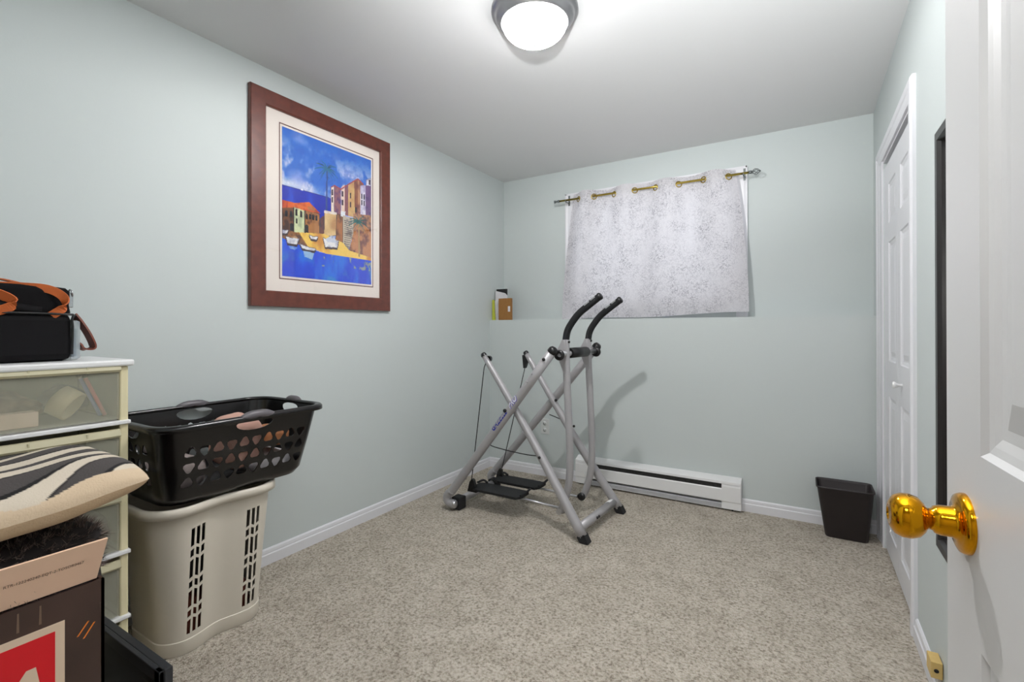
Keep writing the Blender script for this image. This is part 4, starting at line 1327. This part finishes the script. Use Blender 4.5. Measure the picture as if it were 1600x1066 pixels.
def build_basket():
    zb, zt = .538, .826
    r = thing('laundry_basket', (-1.95, 1.03, zb), 'wide glossy black laundry basket full of clothes on top of the hamper', 'laundry basket')
    def ring(t, ins=0):
        return rr_ring(-2.130 - .050 * t + ins, -1.800 + .066 * t - ins, .765 - .035 * t + ins, 1.278 + .052 * t - ins, .07 + .01 * t - ins * .5, 0)
    b = new()
    zs = [zb, zb + .006, zb + .03, zb + .15, zt - .012]
    rg = [ring(-.10, .02), ring(0, .006), ring(.18), ring(.6), ring(1)]
    zi = [zt - .012, zb + .15, zb + .032, zb + .009]
    ri = [ring(1, .0035), ring(.6, .0035), ring(.18, .0035), ring(0, .012)]
    shell(b, zs + zi, rg + ri)
    body = obj('basket_body', b, BASK, r)
    c = new()
    # rounded triangular holes, 10 columns x 3 rows on the front, some on the near end and back
    def tri(cy, cz, s, up, mk):
        pts = []
        for k in range(3):
            a = PI / 2 + 2 * PI * k / 3 + (0 if up else PI)
            ca, sa = math.cos(a), math.sin(a)
            for da in (-.42, 0, .42):
                aa = a + da
                rr = s * (1.0 if da == 0 else .90)
                pts.append((cy + rr * math.cos(aa), cz + rr * math.sin(aa)))
        prism(c, [mk(p, q) for p, q in pts], mk.off)
    class MK:
        def __init__(s, f, off): s.f = f; s.off = off
        def __call__(s, p, q): return s.f(p, q)
    front = MK(lambda p, q: (-1.90, p, q), (.3, 0, 0)); back = MK(lambda p, q: (-2.4, p, q), (.36, 0, 0)); end = MK(lambda p, q: (p, .60, q), (0, .25, 0)); end2 = MK(lambda p, q: (p, 1.15, q), (0, .3, 0))
    for i in range(10):
        for j in range(3):
            up = (i + j) % 2 == 0
            tri(.822 + i * .0455, .620 + j * .053, .0205, up, front)
            tri(.832 + i * .0455, .628 + j * .053, .0195, up, back)
    for i in range(5):
        for j in range(3):
            tri(-2.08 + i * .05, .628 + j * .053, .0195, (i + j) % 2 == 0, end)
    # hand holes
    def hand(cy, cz, wd, ht, mk):
        pts = [(cy + wd * math.cos(a), cz + (ht * math.sin(a) if math.sin(a) < 0 else ht * .55 * math.sin(a))) for a in [2 * PI * k / 20 for k in range(20)]]
        prism(c, [mk(p, q) for p, q in pts], mk.off)
    hand(1.035, .793, .070, .026, front); hand(1.035, .793, .070, .030, back); hand(-1.96, .793, .055, .026, end); hand(-1.96, .795, .055, .028, end2)
    cut(body, c)
    b = new()
    rr = []
    for ins, dz in [(.004, -.014), (.002, -.002), (-.006, 0), (-.016, -.002), (-.021, -.008), (-.0215, -.022), (-.0185, -.022), (-.017, -.008), (-.004, -.005), (.0, -.014)]:
        rr.append([b.verts.new((p.x, p.y, zt + dz)) for p in ring(1, ins)])
    rr.append(rr[0])
    for A_, B_ in zip(rr, rr[1:]):
        for k in range(len(A_)):
            f = b.faces.new((A_[k], A_[(k + 1) % len(A_)], B_[(k + 1) % len(A_)], B_[k])); f.smooth = True
    obj('basket_rim', b, BASK, r)
    for p0, p1 in (((-1.724, .965, zt), (-1.724, 1.105, zt)), ((-2.190, .965, zt), (-2.190, 1.105, zt)), ((-1.905, 1.342, zt), (-2.015, 1.342, zt))):
        b = new(); p0, p1 = Vector(p0), Vector(p1)
        pts = [p0.lerp(p1, t) + Vector((0, 0, -.010 + .010 * math.sin(PI * t))) for t in [k / 8 for k in range(9)]]
        tube(b, pts, [.006, .011, .015, .016, .015, .016, .015, .011, .006], 14)
        obj('handle_grip', b, GREYGRIP, r)
    # clothes inside
    L = [((-1.965, .865, .622), (.25, .17, .11), CLGREY, 'grey_shirt', 'mottled grey shirt in the near end of the black basket'),
         ((-1.87, 1.03, .715), (.19, .15, .185), TOWELP, 'pink_towel', 'pink terry towel showing through the front hand hole of the black basket'),
         ((-1.90, 1.175, .700), (.18, .12, .085), CLTAN, 'tan_shirt', 'tan shirt showing through the upper holes of the black basket'),
         ((-1.95, 1.165, .598), (.25, .19, .085), CLWHITE, 'white_shirt', 'white shirt at the bottom far end of the black basket'),
         ((-2.05, .90, .715), (.13, .20, .065), CLWHITE, 'white_cloth', 'white cloth behind the back hand hole of the black basket')]
    for k, (c_, s, m, nm, lb) in enumerate(L):
        b = new(); blob(b, c_, s, k + 40, .16, 9, 3.2, flatbottom=zb + .012)
        tag(obj(nm, b, m), lb, 'laundry')


# ------------------------------------------------------------------ carton, throw, pillow, black panel
def build_front_left():
    x0, x1, y0, y1, zt = -1.76, -1.30, .055, .437, .600
    r = thing('cardboard_carton', ((x0 + x1) / 2, (y0 + y1) / 2, 0), 'open dark brown carton with a red and cream label in front of the drawer tower', 'box')
    b = new()
    t = .006
    box(b, (x0, y0, 0), (x1, y0 + t, zt)); box(b, (x0, y1 - t, 0), (x1, y1, zt)); box(b, (x0, y0, 0), (x0 + t, y1, zt)); box(b, (x1 - t, y0, 0), (x1, y1, zt)); box(b, (x0, y0, 0), (x1, y1, t))
    obj('carton_body', b, BOXB, r)
    # front flap folded up and out: outer printed face is inside the fold, plain card faces the room
    b = new()
    A = Vector((x1 - .004, y0, zt + .004)); 
    prism(b, [(x1 - .004, y0, zt + .004), (x1 - .004, y1 - .012, zt + .004), (x1 + .030, y1 - .004, zt + .094), (x1 + .030, y0, zt + .094)], (-.005, 0, .001))
    fl = obj('front_flap', b, CARD, r); fl['label'] = 'plain tan cardboard flap'
    b = new()
    d = Vector((.034, 0, .090)).normalized(); n = Vector((.090, 0, -.034)).normalized()
    tb = text_mesh('RTR-122240240-EQT-2-TOSOR0467', .0088)
    for v in tb.verts: v.co.x *= .88
    mx = max(v.co.x for v in tb.verts)
    merge(b, tb, lambda c: Vector((x1 - .004, 0, zt + .004)) + n * .0016 + d * (.052 + c.y) + Vector((0, y1 - .040 - mx + c.x, 0)))
    obj('flap_lettering', b, INK, fl)
    # label
    b = new(); box(b, (x1, y0 + .01, .30), (x1 + .0012, .371, .543)); lb = obj('label', b, LABELC, r); lb['label'] = 'cream bordered red brand label'
    b = new(); box(b, (x1 + .001, y0 + .025, .315), (x1 + .0018, .356, .528)); obj('label_field', b, LABELR, lb)
    b = new()
    tb = text_mesh('RCA', .135, shear=.28, bold=.004)
    mx = max(v.co.x for v in tb.verts); my = max(v.co.y for v in tb.verts)
    merge(b, tb, lambda c: Vector((x1 + .0024, .343 + (c.x - mx) * .95, .474 + (c.y - my))))
    obj('label_lettering', b, LABELC, lb)
    # orange slashes and printed streaks
    b = new()
    for y in (.0, .010):
        prism(b, [(x1 + .0004, .390 + y, .497 - y * .9), (x1 + .0004, .393 + y, .497 - y * .9), (x1 + .0004, .411 + y, .521 - y * .7), (x1 + .0004, .408 + y, .521 - y * .7)], (.0006, 0, 0))
    obj('orange_slashes', b, ORANGEP, r)
    fp = mat('faded_print', (120, 96, 78), .4)
    for y, wd in ((.300, .004), (.332, .004)):
        b = new(); prism(b, [(x1 + .0004, y, .553), (x1 + .0004, y + wd, .553), (x1 + .0004, y + wd * .9, .590), (x1 + .0004, y + .001, .590)], (.0004, 0, 0))
        obj('printed_streak', b, fp, r)

    # fur throw in the carton
    r = thing('fur_throw', (-1.53, .25, .45), 'dark brown faux fur throw stuffed in the open carton beneath the pillow', 'throw')
    b = new()
    def fur_pt(u, v):
        # folded lump draped over the far side of the carton
        pass
    blob(b, (-1.515, .262, .612), (.385, .405, .19), 55, .06, 9, 6)
    body = obj('throw_body', b, CLDARK, r)
    FUR = mat('dark_fur', (104, 90, 84), .8, var=.85, vscale=38)
    b = new()
    rnd = random.Random(5)
    me = body.data
    off = body.parent.location
    faces = [p for p in me.polygons]
    ww = np.array([p.area for p in faces]); ww /= ww.sum()
    rs = np.random.RandomState(4)
    for k in rs.choice(len(faces), 22000, p=ww):
        p = faces[k]
        c = Vector(p.center) + off
        if c.z < .60 or (c.x < -1.72):
            continue
        nrm = Vector(p.normal)
        c = c + Vector((rnd.uniform(-.008, .008), rnd.uniform(-.008, .008), rnd.uniform(-.004, .004)))
        lean = Vector((rnd.uniform(-1, 1), rnd.uniform(-1, 1), rnd.uniform(-.6, .4))) * .8
        d = (nrm + lean).normalized() * rnd.uniform(.010, .022)
        s = nrm.cross(lean)
        if s.length < 1e-4: continue
        s = s.normalized() * .0009
        b.faces.new([b.verts.new(c - s), b.verts.new(c + s), b.verts.new(c + d)])
    obj('fur_pile', b, FUR, r, recalc=False)

    # zebra pillow
    cx, cy, cz = -1.475, .262, .774
    b = new()
    N = 190
    cols = []
    SX, SY, TH = .215, .268, .085

    def top(u, v, s):
        e = max(0, (1 - abs(u) ** 3)) ** .46 * max(0, (1 - abs(v) ** 3.4)) ** .46
        px = u * SX * (1 - .03 * (1 - v * v)) * (1 - .07 * abs(u * v) ** 3); py = v * SY * (1 - .03 * (1 - u * u)) * (1 - .07 * abs(u * v) ** 3)
        wr = .006 * noise.noise(Vector((u * 2.5, v * 2.5, 1.3)))
        z = s * (TH * (.80 if s > 0 else .60) * e) + wr
        return Vector((cx + px, cy + py, cz + z + .018 * v * v + .010 * v))

    def zebra(u, v):
        w_ = noise.noise(Vector((u * 1.1, v * .9, 7))) * .5
        p = -u * 2.3 + w_ + .55 * max(0, v + .2) ** 1.6 * -1.9 + .10 * math.sin(v * 5 + u)
        q = p % 1.0
        k = math.floor(p)
        tap = .16 * math.sin(v * 3.9 + k * 2.3)
        if u > .93 - .42 * max(0, v - .35) ** 1.5 + .035 * math.sin(v * 9) or v > .95: return (.80, .71, .60)
        if q < .10: return (.07, .06, .06)
        if q < .44 + tap: return (.27, .25, .245)
        if q < .50 + tap: return (.18, .165, .16)
        return (.80, .75, .68)
    for s in (1, -1):
        n_ = N if s > 0 else 80
        G = [[b.verts.new(top(-1 + 2 * i / n_, -1 + 2 * j / n_, s)) for i in range(n_ + 1)] for j in range(n_ + 1)]
        CV = [[lin(zebra(-1 + 2 * i / n_, -1 + 2 * j / n_)) if s > 0 else lin((.80, .69, .56)) for i in range(n_ + 1)] for j in range(n_ + 1)]
        for j in range(n_):
            for i in range(n_):
                q = (G[j][i], G[j][i + 1], G[j + 1][i + 1], G[j + 1][i])
                cq = (CV[j][i], CV[j][i + 1], CV[j + 1][i + 1], CV[j + 1][i])
                f = b.faces.new(q if s > 0 else q[::-1]); f.smooth = True
                cols.append(cq if s > 0 else cq[::-1])
    tag(obj('throw_pillow', b, PLUSH, recalc=False, colors=cols), 'plush pillow with black, grey and cream zebra stripes lying on the fur throw', 'pillow')

    # black panel standing on edge between carton and tower
    r = thing('black_panel', (-1.58, .575, 0), 'flat black panel with raised rim standing on edge behind the carton', 'panel')
    X0, X1, Y0, Y1, Z1 = -1.80, -1.345, .559, .590, .302
    b = new()
    box(b, (X0, Y0 + .012, 0), (X1, Y1, Z1), .002); box(b, (X0, Y0, Z1 - .030), (X1, Y0 + .012, Z1), .002); box(b, (X1 - .026, Y0, 0), (X1, Y0 + .012, Z1), .002); box(b, (X0, Y0, 0), (X1, Y0 + .012, .03), .002)
    obj('panel_body', b, SLAB, r)
    b = new(); box(b, (X0 + .005, Y0 + .009, .03), (X1 - .028, Y0 + .0125, Z1 - .032)); box(b, (X1 - .10, Y0 + .004, Z1 - .052), (X1 - .05, Y0 + .012, Z1 - .034), .002); obj('recess', b, SLABD, r)


cy0, cy1, cz = build_room()
build_doors(cy0, cy1, cz)
build_light()
build_picture()
build_curtain()
build_glider()
build_small()
build_drawers()
build_bag()
build_hamper()
build_basket()
build_front_left()
